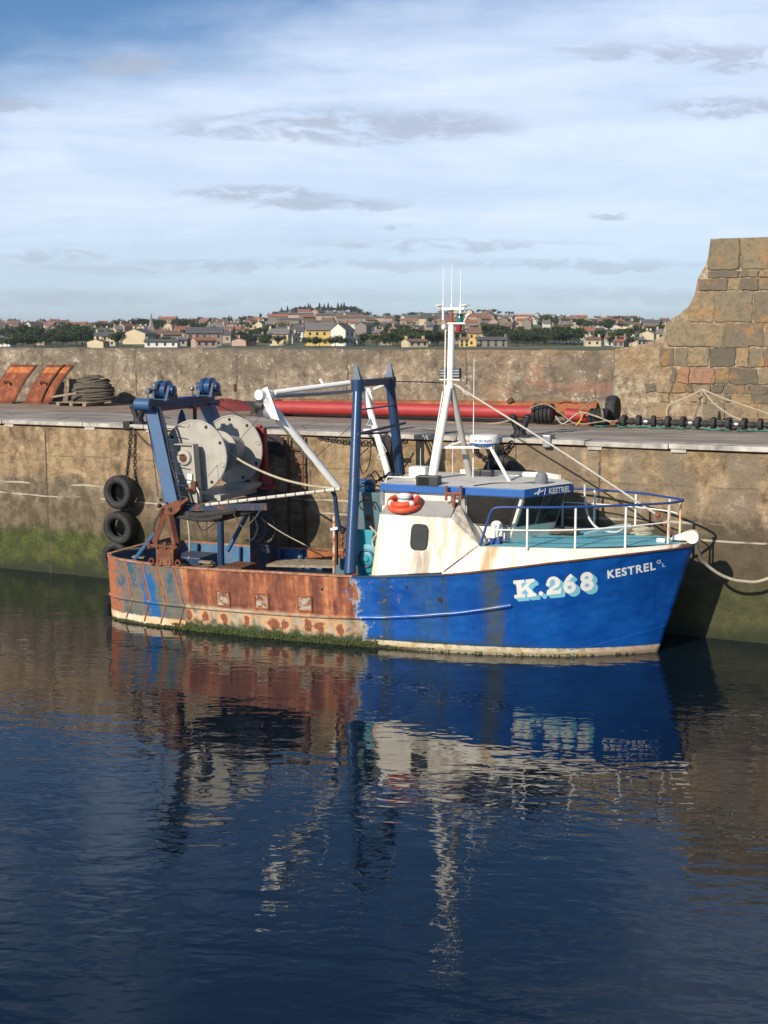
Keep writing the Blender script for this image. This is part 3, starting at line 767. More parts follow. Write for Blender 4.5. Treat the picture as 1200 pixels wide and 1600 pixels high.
# far side coaming, cream
MB().prism([(1.35, .92, 3.14), (3.15, .92, 3.14), (3.50, .60, 3.14), (3.56, .66, 3.14), (3.2, 1.02, 3.14), (1.35, 1.02, 3.14)], (0, 0, .11)).build('roof_coaming', M['cream'], wh, bevel=.01)
def window(p0, p1, z0, z1, out, name='window', fr=.03, inset=.0):
    """glass quad on the wall from p0 to p1 (plan), heights z0..z1; out = outward plan vector"""
    ov = Vector((out[0], out[1], 0)).normalized(); 
    def pt(p, z): 
        q = Vector(whp(p[0], p[1], z)); return q + ov * .006
    c = [pt(p0, z0), pt(p1, z0), pt(p1, z1), pt(p0, z1)]
    g_ = MB().prism(c, ov * .008).build(name, M['glass'], wh)
    mb = MB()
    for i in range(4): mb.tube(c[i] + ov * .006, c[(i + 1) % 4] + ov * .006, fr * .5, n=6)
    mb.build('window_frame', M['black'], g_)
window((2.19, -1.10), (2.93, -1.10), 2.43, 2.955, (0, -1), fr=.035)
def lerp2(a, b, t): return (a[0] + (b[0] - a[0]) * t, a[1] + (b[1] - a[1]) * t)
A_, B_, C_ = (3.0, -1.10), (3.56, -.05), (3.0, 1.10)
nr = (1.05, -.56)
window(lerp2(A_, B_, .06), lerp2(A_, B_, .47), 2.43, 2.955, nr)
window(lerp2(A_, B_, .52), lerp2(A_, B_, .96), 2.43, 2.955, nr)
nf = (1.15, .56)
window(lerp2(B_, C_, .05), lerp2(B_, C_, .47), 2.43, 2.955, nf)
window(lerp2(B_, C_, .53), lerp2(B_, C_, .94), 2.43, 2.955, nf)
window((2.93, 1.10), (2.19, 1.10), 2.43, 2.955, (0, 1))
# dashboard things faintly in the glass are left to the reflection; wiper
q0 = Vector(whp(*lerp2(A_, B_, .75), 2.93)) + Vector(nr + (0,)).normalized() * .03; q1 = Vector(whp(*lerp2(A_, B_, .62), 2.55)) + Vector(nr + (0,)).normalized() * .03
MB().tube(q0, q1, .008, n=5).build('wiper', M['black'], wh)
MB().bx((.40, -1.135, 2.72), (.47, -1.06, 2.99)).build('corner_post', M['steel'], wh)
# recess at the door: a grey panel between casing and window
MB().bx((2.06, -1.125, 2.10), (2.15, -1.102, 2.97)).build('door_jamb', M['roofgrey'], wh)
MB().prism([(2.15, -1.30, 2.14), (2.62, -1.30, 2.14), (2.42, -1.14, 2.40), (2.18, -1.14, 2.52)], (0, .03, 0)).build('grey_gusset', M['roofgrey'], root)
MB().tube((2.10, -1.32, 2.22), (2.05, -1.30, 2.68), .05, n=12).build('exhaust_stack', M['rustdark'], root, smooth=True)
# name board on the front band
def flat_text(s, size, off, M4, name, m_, parent, sx=1):
    bm = text_mesh(s, size, off)
    for v in bm.verts: v.co = M4 @ Vector((v.co.x * sx, v.co.y, 0))
    me = bpy.data.meshes.new(name); bm.to_mesh(me); bm.free(); me.materials.append(m_)
    o = bpy.data.objects.new(name, me); COL.objects.link(o); o.parent = parent; return o
a_ = Vector((3.33, -1.20, 0)); b_ = Vector((3.98, -.02, 0)); ux = (b_ - a_).normalized(); nx = Vector((ux.y, -ux.x, 0))
def bandM(t, z):
    o = a_.lerp(b_, t) + nx * .016; o.z = z
    Mx = Matrix((ux, Vector((0, 0, 1)), nx)).transposed().to_4x4(); Mx.translation = o; return Mx
board = MB().add([bandM(.44, 3.012) @ Vector(q) for q in ((0, 0, -.004), (.74, 0, -.004), (.74, .135, -.004), (0, .135, -.004))], [(0, 1, 2, 3)]).build('name_board', M['railblue'], wh)
flat_text('KESTREL', .155, .004, bandM(.47, 3.024), 'name_lettering', M['letter'], board, 1.0)
mb = MB(); Mx = bandM(.20, 3.025)
mb.bar(Mx @ Vector((-.02, .03, .003)), Mx @ Vector((.21, .075, .003)), .006, .03); mb.bar(Mx @ Vector((.07, .0, .005)), Mx @ Vector((.12, .115, .005)), .006, .028)
mb.bar(Mx @ Vector((.25, -.005, .003)), Mx @ Vector((.27, .115, .003)), .006, .012)
mb.build('painted_cross', M['letter'], wh)

def bw_(v): return Matrix.Rotation(BA, 4, 'Z') @ Vector(v) + Vector((BO[0], BO[1], 0))
# lifebuoy leaning in the nook between casing and wheelhouse
lb = thing('lifebuoy', 'orange lifebuoy with white bands hung on the wheelhouse side above the casing', 'lifebuoy')
lb.location = Matrix.Rotation(BA, 4, 'Z') @ Vector((1.00, -1.40, 2.86)) + Vector((BO[0], BO[1], 0)); lb.rotation_euler = (R(-78), 0, BA)
MB().torus((0, 0, 0), .27, .058, 'Y', 40, 12).build('ring', M['orange'], lb, smooth=True)
for a in (40, 130, 220, 310):
    mb = MB(); pts = []
    for k in range(5):
        A = R(a + k * 4); pts.append((.27 * math.cos(A), 0, .27 * math.sin(A)))
    mb.path(pts, .061, n=12, smooth=False); mb.build('reflective_band', M['letter'], lb, smooth=True)
lb2 = thing('lifebuoy', 'second orange lifebuoy under the first one on the casing top', 'lifebuoy')
lb2.location = Matrix.Rotation(BA, 4, 'Z') @ Vector((1.02, -1.43, 2.76)) + Vector((BO[0], BO[1], 0)); lb2.rotation_euler = (R(-78), 0, BA)
MB().torus((0, 0, 0), .275, .055, 'Y', 40, 12).build('ring', M['orange'], lb2, smooth=True)

sf = thing('smoke_float', 'small white canister standing inside the upper orange lifebuoy', 'canister', bw_((1.0, -1.36, 2.80)))
MB().lathe([(.10, 0), (.13, .02), (.13, .16), (.1, .19), (.03, .2)], (0, 0, 0), n=18).build('body', M['white'], sf, smooth=True)
MB().torus((0, 0, .1), .131, .012, 'Z', 18, 6).build('band', M['railblue'], sf)
# twin exhaust T of rusty pipe
mb = MB(); e0 = by(709, 797, -1.3); e1 = by(709, 772, -1.3)
mb.tube(e0, e1, .035); mb.tube(by(697, 771, -1.3), by(721, 771, -1.3), .022)
mb.tube(by(697, 782, -1.3), by(697, 759, -1.3), .028); mb.tube(by(720, 782, -1.3), by(720, 759, -1.3), .028)
mb.build('exhaust_pipe', M['copper'], root, smooth=True)

MB().path([(.5, -1.12, 3.16), (.55, -1.12, 3.27), (1.1, -1.12, 3.28), (1.15, -1.12, 3.16)], .012, n=6, smooth=False).build('roof_handrail', M['white'], wh)
MB().path([(2.3, -1.08, 3.17), (2.6, -.6, 3.18), (3.0, -.4, 3.17), (3.3, -.3, 3.2)], .01, n=5).build('roof_cable', M['black'], wh)
# roof gear
def floodlight(px, py, y, w, h, d, name='floodlight', mt='black', lens=True, face=(0, -1)):
    c = by(px, py, y); mb = MB(); mb.box(c, (w, d, h)); o = mb.build(name, M[mt], root, bevel=.015)
    if lens: MB().box(c + Vector((-w * .16, -d / 2 - .006, -.0)), (w * .45, .012, h * .7)).build('lens', M['glass'], o)
    return o
floodlight(670, 751, -1.1, .46, .20, .22)
floodlight(757, 741, .55, .36, .18, .2, lens=False)
mb = MB(); mb.tube(by(757, 750, .55), by(757, 757, .55), .02); mb.build('light_bracket', M['steel'], root)
c = by(655, 737, -.3); MB().box(c, (.36, .3, .22)).build('life_raft_box', M['white'], root, bevel=.04)
MB().box(c + Vector((-.02, -.02, -.16)), (.62, .42, .03)).build('raft_cradle', M['white'], root)
mb = MB()
for dx in (-.25, .2):
    for dy in (-.18, .15): mb.bx((c.x + dx - .012, c.y + dy - .012, 3.17), (c.x + dx + .012, c.y + dy + .012, c.z - .17))
mb.build('cradle_leg', M['white'], root)
# covered searchlight on the wheelhouse front
s0 = by(846, 757, -.3); s1 = Vector((s0.x, s0.y, 3.16))
hd = MB().lathe([(.001, .14), (.07, .13), (.115, .08), (.125, 0), (.12, -.1), (.07, -.16), (.04, -.2), (.03, -.26)], (s0.x, s0.y, s0.z + .10), n=18).build('searchlight', M['grey'], root, smooth=True)
MB().ball((s0.x - .13, s0.y - .1, s0.z - .02), .05).build('lamp_bracket', M['copper'], hd, smooth=True)
MB().tube((s0.x, s0.y, 3.14), (s0.x, s0.y, s0.z - .1), .03).build('searchlight_stem', M['copper'], hd)

# ------------------------------------------------------------------ mast, radar, aerials
MX = 1.44
topm = Vector((MX, 0, 5.02))
mast = MB().path([(MX - .24, -.38, 3.12), (MX - .02, -.02, 5.0)], .085, .07, n=16, smooth=False).path([(MX, 0, 4.96), (MX + .02, 0, 6.22)], .075, .065, n=16, smooth=False).build('mast', M['white'], root, smooth=True)
MB().tube((MX + .30, .42, 3.12), (MX + .02, .02, 5.0), .07, .06).build('mast_leg', M['roofgrey'], mast, smooth=True)
MB().tube((MX - .30, -.42, 3.2), (MX - .12, -.10, 4.9), .012, n=6).path([(MX - .10, -.06, 4.9), (MX - .09, -.05, 6.1)], .012, n=6, smooth=False).build('cable_conduit', M['white'], mast)
for k in range(9):
    z = 3.5 + k * .28; t = (z - 3.12) / 1.88
    MB().tube((MX - .28 + .22 * t, -.42 + .36 * t, z), (MX - .23 + .22 * t, -.38 + .36 * t, z), .014, n=6).build('mast_rung', M['steel'], mast)
# floodlight pair and platform at mid mast
zp = 5.14
MB().bx((MX - .2, -.08, zp - .02), (MX + .22, .08, zp)).build('mast_bracket', M['white'], mast)
for dx in (-.13, .14):
    o = MB().bx((MX + dx - .075, -.06, zp + .02), (MX + dx + .075, .06, zp + .22)).build('deck_floodlight', M['black'], mast, bevel=.01)
    for k in range(3): MB().bx((MX + dx - .06, -.066, zp + .05 + k * .055), (MX + dx + .06, -.0605, zp + .075 + k * .055)).build('lens_bar', M['steel'], o)
# masthead: sidelight boxes and spreader
MB().tube((MX + .02, 0, 6.22), (MX + .02, 0, 6.5), .03).build('topmast', M['copper'], mast)
MB().bx((MX - .05, -.07, 6.22), (MX + .32, .07, 6.25)).build('lamp_shelf', M['white'], mast)
o = MB().lathe([(.065, 0), (.065, .13), (.05, .15), (.05, .17)], (MX + .20, -.02, 6.255), n=16).build('green_lamp', M['lgreen'], mast, smooth=True)
MB().lathe([(.072, 0), (.072, .025)], (MX + .20, -.02, 6.385), n=16).build('lamp_cap', M['black'], o)
MB().lathe([(.06, 0), (.06, .14)], (MX + .18, -.02, 6.07), n=16).build('red_lamp', M['lred'], mast, smooth=True)
MB().ball((MX - .13, -.04, 6.16), .055, sx=.8, sz=1.1).build('horn', M['white'], mast, smooth=True)
MB().box((MX + .35, 0, 6.40), (.1, .04, .03), rot=(0, -.6, 0)).tube((MX + .26, 0, 6.25), (MX + .36, 0, 6.42), .012, n=6).build('wind_vane', M['white'], mast)
MB().bx((MX - .18, -.03, 6.50), (MX + .28, .03, 6.54)).build('spreader', M['white'], mast)
for dx, zt in ((-.16, 7.32), (.02, 7.38), (.20, 7.27)):
    MB().tube((MX + dx, 0, 6.30 if abs(dx) > .05 else 6.5), (MX + dx, 0, 6.62), .024, n=10).tube((MX + dx, 0, 6.62), (MX + dx, 0, zt), .010, .007, n=8).build('aerial', M['white'], mast, smooth=True)
for dx in (-.24, .30): MB().lathe([(.03, 0), (.03, .03), (.085, .04), (.085, .055), (.02, .065)], (MX + dx, 0, 6.54), n=16).build('satellite_antenna', M['white'], mast, smooth=True)
# radar arm
ra = by(686, 699, -.12); rb = by(770, 699, -.12)
arm = MB().bar(ra, Vector((rb.x, rb.y, rb.z)), .10, .045).build('radar_arm', M['white'], mast, bevel=.01)
MB().tube(rb + Vector((-.04, 0, -.01)), (2.76, -.12, 3.10), .035).build('arm_strut', M['white'], mast, smooth=True)
MB().tube(ra.lerp(rb, .1), (MX + .22, .32, 3.9), .028).build('arm_brace', M['white'], mast)
rc = by(757, 697, 0)
rd = MB().lathe([(.18, 0), (.28, .012), (.29, .05)], (rc.x, 0, rc.z + .02), n=32).build('radar_base', M['bandblue'], root, smooth=True)
dome = MB().lathe([(.292, .051), (.295, .06), (.285, .175), (.27, .20), (.15, .212), (.001, .215)], (rc.x, 0, rc.z + .02), n=32).build('radar_dome', M['letter'], rd, smooth=True)
bm = text_mesh('FURUNO', .085, .002)
for v in bm.verts:
    a = -1.95 + v.co.x / .295; v.co = (rc.x + .293 * math.cos(a), .293 * math.sin(a), rc.z + .085 + v.co.y)
me = bpy.data.meshes.new('radar_lettering'); bm.to_mesh(me); bm.free(); me.materials.append(M['railblue'])
o = bpy.data.objects.new('radar_lettering', me); COL.objects.link(o); o.parent = dome
# whips and posts on the roof
for (px, pt, pb, y, r_) in ((739, 560, 752, .2, .012), (657, 700, 742, -.6, .008), (707, 688, 752, .4, .009)):
    a = by(px, pb, y); b = by(px, pt, y); MB().tube((a.x, y, 3.15), (a.x, y, b.z), r_, r_ * .5, n=6).build('whip_aerial', M['white'], root)
# forestay
MB().path([(MX + .08, 0, 5.04), (3.6, 0, 3.85), (5.55, 0, 2.66)], .018, n=8, k=5).build('forestay', M['whiterope'], root)
MB().path([(MX + .06, 0, 5.04), (MX + .2, .0, 4.99), (MX + .30, 0, 4.87), (MX + .38, 0, 4.83)], .014, n=6).build('stay_splice', M['whiterope'], root)
MB().ball((5.60, 0, 2.63), .05).tube((5.58, 0, 2.64), (5.85, -.05, 2.3), .01, n=6).build('stay_shackle', M['rust'], root)

# ------------------------------------------------------------------ A-frame gantry amidships
def gantry():
    g_ = MB().bx((-.27, -.82, 4.99), (-.12, .82, 5.13)).build('gantry', M['dblue'], root, bevel=.01)
    for s_, xb, yb, zb in ((-1, 0.0, -1.72, 1.42), (1, .05, 1.5, 1.2)):
        MB().path([(xb, yb, zb), (-.02 * 0 - .06, yb * .8, 2.9), (-.19, s_ * .86, 5.0)], .115, .095, n=16, smooth=False).build('gantry_leg', M['legblue'] if s_ < 0 else M['dblue'], g_, smooth=True)
        MB().lathe([(.13, 0), (.13, .22)], (-.19, s_ * .86, 4.92), n=14).build('head_block', M['dblue'], g_, smooth=True)
        mb = MB(); b4 = [(-.28, s_ * .86 - .07, 5.12), (-.10, s_ * .86 - .07, 5.12), (-.10, s_ * .86 + .07, 5.12), (-.28, s_ * .86 + .07, 5.12)]
        tip = (-.23 if s_ < 0 else -.18, s_ * .86, 5.50)
        mb.add(b4 + [tip], [(0, 1, 4), (1, 2, 4), (2, 3, 4), (3, 0, 4), (3, 2, 1, 0)]); mb.build('spike', M['dblue'], g_)
    MB().tube((-.1, -1.0, 4.55), (-.1, .9, 4.55), .02, n=6).build('gantry_stay', M['dblue'], g_)
    MB().bar((.0, -1.30, 4.1), (.02, 1.2, 4.16), .05, .05).build('gantry_tie', M['dblue'], g_)
gantry()
MB().path([(-.12, .8, 5.05), (.7, .4, 5.06), (1.38, 0, 5.06)], .013, n=6).build('mast_wire', M['iron'], root)
# loops of cable on the gantry
MB().path([by(575, 700, -.4), by(562, 715, -.4), by(567, 740, -.35), by(577, 725, -.35), by(580, 695, -.4)], .012, n=6).build('cable_loop', M['iron'], root)

# ------------------------------------------------------------------ goalpost derrick (white), leaning aft
n0 = by(528, 762, -1.25); f0 = by(608, 745, 1.25); n1 = by(414, 622, -2.3); f1 = by(570, 613, 2.35)
der = MB().tube(n0, n1, .075, .07).build('derrick_leg', M['white'], root, smooth=True)
MB().tube(f0, f1, .075, .07).build('derrick_leg', M['white'], root, smooth=True)
e0 = n1 + (n1 - f1).normalized() * .18
MB().tube(by(404, 617, -2.4), by(425, 617, -2.0), .10, n=18).build('derrick_head', M['white'], root, smooth=True)
MB().path([by(425, 619, -2.0), by(500, 615, 0.3), f1 + Vector((0, .15, .06))], .045, n=10, smooth=False).build('derrick_crossbar', M['roofgrey'], root, smooth=True)
MB().prism([n1 + Vector((-.16, 0, .12)), n1 + Vector((.05, 0, .22)), n1 + Vector((.30, 0, -.42)), n1 + Vector((.12, 0, -.38))], (0, .03, 0)).build('gusset_plate', M['white'], der)
MB().prism([f1 + Vector((-.1, 0, .08)), f1 + Vector((.12, 0, .1)), f1 + Vector((.22, 0, -.30)), f1 + Vector((.06, 0, -.3))], (0, .03, 0)).build('gusset_plate', M['white'], root)
MB().tube(by(430, 613, -2.15), by(546, 598, -.95), .05, n=12).build('topping_rod', M['white'], root, smooth=True)
MB().tube(by(585, 608, 1.9), by(612, 597, .9), .035, n=8).build('topping_rod', M['white'], root, smooth=True)
MB().tube(by(500, 592, .3), by(508, 606, .3), .03, n=8).build('peg', M['white'], root)
c = by(420, 645, -2.2)
MB().lathe([(.10, -.03), (.12, -.02), (.12, .02), (.10, .03)], c, 'Y', 18).build('hanging_block', M['steel'], root, smooth=True)
MB().path([by(416, 625, -2.2), by(419, 636, -2.2), c], .015, n=6).build('block_shackle', M['iron'], root)
# cable strapped along the near leg
mb = MB(); pts = []
for k in range(12):
    t = .12 + k * .055; p = n0.lerp(n1, 1 - t); pts.append(p + Vector((-.05 + .02 * math.sin(k * 2.1), -.08, -.05)))
MB().path(pts, .014, n=6).build('strapped_cable', M['steel'], root)
# step, lamp and hooks on the far leg
c = by(576, 672, .6); MB().box(c, (.20, .12, .05)).build('work_lamp', M['white'], root, bevel=.01)
MB().tube(by(560, 678, .4), by(606, 676, 1.0), .022, n=8).build('cable_rack', M['iron'], root)
MB().path([by(580, 650, 1.), by(573, 664, 1.), by(590, 666, 1.)], .008, n=5, smooth=False).build('foot_hoop', M['white'], root)
MB().path([by(597, 692, 1.4), by(604, 705, 1.4), by(592, 712, 1.4)], .008, n=5, smooth=False).build('foot_hoop', M['white'], root)
MB().path([by(594, 705, 1.4), by(589, 716, 1.4), by(600, 720, 1.4)], .008, n=5, smooth=False).build('foot_hoop', M['white'], root)

# ------------------------------------------------------------------ stern gantry with drum and winches
def stern():
    TZ = 4.60
    beam = MB().bx((-4.92, -1.42, TZ - .10), (-4.68, 1.42, TZ + .07)).build('stern_gantry_beam', M['blue'], root, bevel=.01)
    MB().tube((-4.98, -1.34, TZ - .02), (-4.62, -1.34, TZ - .02), .13, n=16).build('beam_end_roller', M['blue'], beam, smooth=True)
    MB().bx((-4.66, -1.30, TZ - .17), (-4.60, 1.5, TZ - .05)).build('beam_edge', M['dblue'], beam)
    for s_ in (-1, 1):
        a = Vector((-4.74, s_ * 1.12, TZ - .10)); b = Vector((-4.06, s_ * 1.46, 2.50))
        MB().bar(a, b, .20, .30, up=(1, 0, 0)).build('gantry_leg', M['blue'], beam, bevel=.012)
        if s_ < 0:
            for k in range(8):
                p = a.lerp(b, .08 + k * .115) + Vector((.16, -.03, 0))
                MB().path([p, p + Vector((.10, -.02, -.01)), p + Vector((.26, -.02, -.03))], .011, n=5, smooth=False).build('hose_clip', M['dblue'], beam)
            MB().path([a.lerp(b, t) + Vector((.19 + .03 * math.sin(t * 9), -.02, 0)) for t in (0, .2, .4, .6, .8, 1)], .03, n=7).build('hydraulic_hose', M['iron'], beam)
    # two hydraulic winches on the beam
    for y, x in ((-1.0, -4.55), (.85, -4.55)):
        w = MB().lathe([(.07, -.26), (.10, -.25), (.10, -.13), (.19, -.12), (.20, -.04), (.17, -.02), (.17, .06), (.205, .08), (.205, .13), (.13, .15), (.10, .26), (.05, .28)], (x + .02, y, TZ + .27), 'X', 24).build('gantry_winch', M['legblue'], root, smooth=True)
        mb = MB().prism([(x - .15, y - .24, TZ + .06), (x - .15, y + .24, TZ + .06), (x - .15, y + .1, TZ + .36), (x - .15, y - .1, TZ + .36)], (.07, 0, 0)); mb.prism([(x + .17, y - .24, TZ + .06), (x + .17, y + .24, TZ + .06), (x + .17, y + .1, TZ + .36), (x + .17, y - .1, TZ + .36)], (.06, 0, 0))
        mb.bx((x - .26, y - .22, TZ + .072), (x + .26, y + .22, TZ + .10)); mb.build('winch_cheek', M['dblue'], w)
        for k in range(6):
            a = k * PI / 3; MB().tube((x - .12, y + .17 * math.cos(a), TZ + .27 + .17 * math.sin(a)), (x - .085, y + .17 * math.cos(a), TZ + .27 + .17 * math.sin(a)), .022, n=6).build('bolt', M['dblue'], w)
        MB().ball((x - .38, y, TZ + .22), .055).tube((x - .38, y, TZ + .05), (x - .38, y, TZ + .2), .02, n=6).build('hose_union', M['steel'], w, smooth=True)
    MB().lathe([(.06, 0), (.075, .05), (.075, .12), (.03, .14)], by(242, 601, -1.2) - Vector((0, 0, .1)), 'Z', 12).build('deck_light', M['steel'], root, smooth=True)
    MB().tube(by(242, 628, -1.2), by(242, 606, -1.2), .02, n=6).build('light_stalk', M['iron'], root)
    MB().lathe([(.05, 0), (.06, .04), (.06, .10), (.03, .12)], by(232, 608, -1.2) - Vector((0, 0, .1)), 'Z', 12).build('deck_light', M['steel'], root, smooth=True)
    MB().tube(by(367, 612, .9), by(367, 600, .9), .035, n=8).build('hose_union', M['rustdark'], root)
    # hanging towing block and bar under the beam
    MB().path([(-4.3, -.2, TZ - .1), (-4.3, -.2, TZ - .45)], .012, n=5, smooth=False).build('block_strop', M['iron'], root)
    MB().lathe([(.02, .0), (.07, -.12), (.105, -.3), (.10, -.45), (.07, -.52)], by(284, 640, -.2), 'Z', 14).build('towing_block', M['dblue'], root, smooth=True)
    MB().tube(by(305, 632, .3), by(305, 662, .3), .035, n=8).build('hanger_bar', M['iron'], root)
    # net drum: two flanged discs, core, pedestals
    DX, DZ_ = -3.92, 3.50
    core = MB().lathe([(.34, -.78), (.34, .78)], (DX, 0, DZ_), 'Y', 36).build('net_drum', M['roofgrey'], root, smooth=True)
    MB().lathe([(.36, .17), (.46, .18), (.46, .205), (.36, .215)], (DX, 0, DZ_), 'Y', 36).build('drum_divider', M['greywhite'], core, smooth=True)
    for s_ in (-1, 1):
        y = s_ * .80; n = 48
        d = MB().lathe([(.05, -.014), (.72, -.014), (.735, -.03), (.755, -.02), (.755, .02), (.735, .03), (.72, .014), (.05, .014)], (DX, y, DZ_), 'Y', n).build('drum_flange', M['greywhite'], core, smooth=True)
        for k in range(9):
            a = k * 2 * PI / 9 + .25 * s_; c = (DX + .665 * math.cos(a), y - .016, DZ_ + .665 * math.sin(a))
            MB().lathe([(.036, -.006), (.036, .004)], c, 'Y', 12).build('flange_hole', M['iron'] if k % 3 else M['greywhite'], d)
            if k % 3 == 0: MB().torus((c[0], c[1] - .004, c[2]), .05, .012, 'Y', 14, 6).build('lifting_eye', M['greywhite'], d)
        # pedestal: tapered box with a hub
        yy = s_ * 1.02; t_ = .11
        ped = MB().prism([(DX - .30, yy - t_ / 2, 2.54), (DX + .20, yy - t_ / 2, 2.54), (DX + .12, yy - t_ / 2, 3.74), (DX - .18, yy - t_ / 2, 3.74)], (0, t_, 0)).build('drum_pedestal', M['greywhite'], root, bevel=.008)
        if s_ < 0:
            MB().prism([(DX + .205, yy - .13, 2.54), (DX + .23, yy - .13, 2.54), (DX + .15, yy - .13, 3.75), (DX + .125, yy - .13, 3.75)], (0, .22, 0)).build('pedestal_flange', M['greywhite'], ped)
            MB().bx((DX - .30, yy - .13, 3.745), (DX + .15, yy + .08, 3.765)).build('pedestal_cap', M['greywhite'], ped)
            MB().lathe([(.16, 0), (.17, -.02), (.15, -.05), (.10, -.06)], (DX - .10, yy - t_ / 2, DZ_ - .02), 'Y', 24).build('hub_plate', M['greywhite'], ped, smooth=True)
            MB().lathe([(.085, 0), (.085, -.075), (.04, -.09)], (DX - .10, yy - t_ / 2, DZ_ - .02), 'Y', 18).build('hub', M['rustdark'], ped, smooth=True)
            MB().bx((DX - .02, yy - .1, 2.95), (DX + .09, yy - .075, 3.15)).build('maker_plate', M['letter'], ped)
            MB().box((DX + .2, yy - .2, 2.93), (.12, .1, .16)).tube((DX + .0, yy - .2, 2.84), (DX + .33, yy - .2, 2.84), .04, n=8).build('control_valve', M['rustdark'], ped, bevel=.01)
            MB().path([(DX + .25, yy - .2, 2.9), (DX + .34, yy - .24, 2.78), (DX + .36, yy - .22, 2.6)], .02, n=6).build('valve_hose', M['steel'], ped)
            MB().path([(DX - .45, yy - .1, 2.84), (DX - .25, yy - .12, 2.82), (DX + .0, yy - .18, 2.84)], .016, n=6).build('pipe', M['steel'], ped)
    MB().bx((DX - .35, -.75, 2.56), (DX + .55, .9, 2.68)).bx((DX + .05, .3, 2.68), (DX + .62, 1.0, 2.78)).build('drum_bed', M['greywhite'], root)
    # platform frame
    mb = MB(); mb.bar((-4.25, -1.45, 2.46), (-1.9, -1.45, 2.60), .10, .14)
    fr = mb.build('drum_platform', M['dblue2'], root, bevel=.008)
    MB().bar((-4.25, 1.45, 2.46), (-2.9, 1.45, 2.46), .10, .14).build('platform_beam', M['dblue2'], fr, bevel=.008)
    for x in (-4.2, -3.3): MB().bx((x - .05, -1.4, 2.41), (x + .05, 1.4, 2.53)).build('cross_member', M['dblue'], fr)
    MB().path([(-4.3, -1.5, 2.42), (-3.9, -1.52, 2.40), (-3.5, -1.5, 2.34), (-3.0, -1.48, 2.42), (-2.6, -1.46, 2.50)], .07, n=8).path([(-4.2, -1.3, 2.5), (-3.7, -1.35, 2.36), (-3.2, -1.3, 2.3), (-2.7, -1.3, 2.42), (-2.2, -1.35, 2.55)], .10, n=8).path([(-4.3, -1.56, 2.36), (-3.8, -1.58, 2.30), (-3.3, -1.55, 2.27), (-2.9, -1.5, 2.36)], .045, n=7).build('bundled_net', M['netblack'], root, smooth=True)
    MB().tube((-4.08, .5, DZ), (-4.08, .5, 2.42), .075, n=14).build('platform_post', M['dblue'], fr, smooth=True)
    MB().bx((-3.60, .95, DZ), (-3.10, 1.33, 2.62)).build('crane_column', M['dblue2'], root, bevel=.02)
    MB().tube((-4.1, -1.3, DZ), (-4.1, -1.3, 2.42), .06, n=12).build('platform_post', M['dblue'], fr, smooth=True)
    MB().tube((-3.95, .55, 1.25), (-3.5, .75, 2.15), .05, n=12).build('brace', M['blue'], fr, smooth=True)
    MB().tube(by(208, 879, -1.5), by(243, 832, -1.45), .055, n=12).build('brace', M['blue'], fr, smooth=True)
    # dark red crane folded upright
    a = Vector((-3.30, 1.15, 2.62))
    cr = MB().lathe([(.26, 0), (.26, .06), (.16, .10), (.12, .35)], a, 'Z', 18).build('deck_crane', M['dred'], root, smooth=True)
    MB().bar(a + Vector((0, 0, .1)), a + Vector((-.05, 0, 1.35)), .16, .16).build('crane_boom', M['dred'], cr, bevel=.02)
    MB().bar(a + Vector((-.18, -.05, 1.1)), a + Vector((-.08, -.05, 1.42)), .1, .1).build('crane_knuckle', M['dred'], cr, bevel=.02)
    MB().tube(a + Vector((-.16, -.1, .45)), a + Vector((-.12, -.1, 1.15)), .035, n=8).build('crane_ram', M['dred'], cr)
    MB().ball(a + Vector((-.32, -.2, .12)), .09).ball(a + Vector((-.25, -.25, .02)), .06).build('valve_block', M['iron'], cr)
    # white pipe rail and rope along it
    pa, pb = by(322, 789, -1.5), by(532, 764, -1.5)
    p = MB().tube(pa, pb, .035, n=10).build('white_rail', M['whiterope'], root, smooth=True)
    for k in range(14):
        c = pa.lerp(pb, (k + .5) / 14); d = (pb - pa).normalized() * .012; MB().tube(c - d, c + d, .042, n=8).build('lashing', M['oldrope'], p)
    MB().path([by(345, 697, -.2), by(380, 722, -.6), by(430, 745, -1.1), by(480, 758, -1.4), by(528, 764, -1.5)], .024, n=8).build('warp_rope', M['rope'], root, smooth=True)
    MB().tube(by(325, 744, -1.1), by(407, 650, .5), .006, n=4).build('wire', M['iron'], root)
    MB().tube(by(470, 735, .3), by(566, 650, -.5), .006, n=4).build('wire', M['iron'], root)
    MB().path([by(410, 812, .6), by(440, 832, .6), by(470, 848, .6), by(490, 858, .6), by(512, 862, .6)], .012, n=6).build('slack_line', M['rope'], root)
    # tangled rope on the column
    random.seed(8)
    for k in range(3):
        c = Vector((-3.5 + .22 * k, .9, 1.9)); pts = []
        for i in range(12): a = i / 11 * 5.5; pts.append(c + Vector((math.sin(a) * (.12 + .03 * random.random()), -.03 * i / 11, -.5 * i / 11 + .12 * math.cos(a))))
        MB().path(pts, .022, n=6).build('hanging_rope', M['oldrope'] if k else M['rope'], root)
    random.seed(31); mb = MB()
    for k in range(9):
        c = Vector((random.uniform(-5.2, -2.9), random.uniform(-1.0, .9), DZ + .06)); mb.path([c + Vector((random.uniform(-.3, .3), random.uniform(-.3, .3), random.uniform(0, .12))) for _ in range(6)], .03, n=6)
    mb.build('deck_ropes', M['oldrope'], root, smooth=True)
    mb = MB(); n = 18
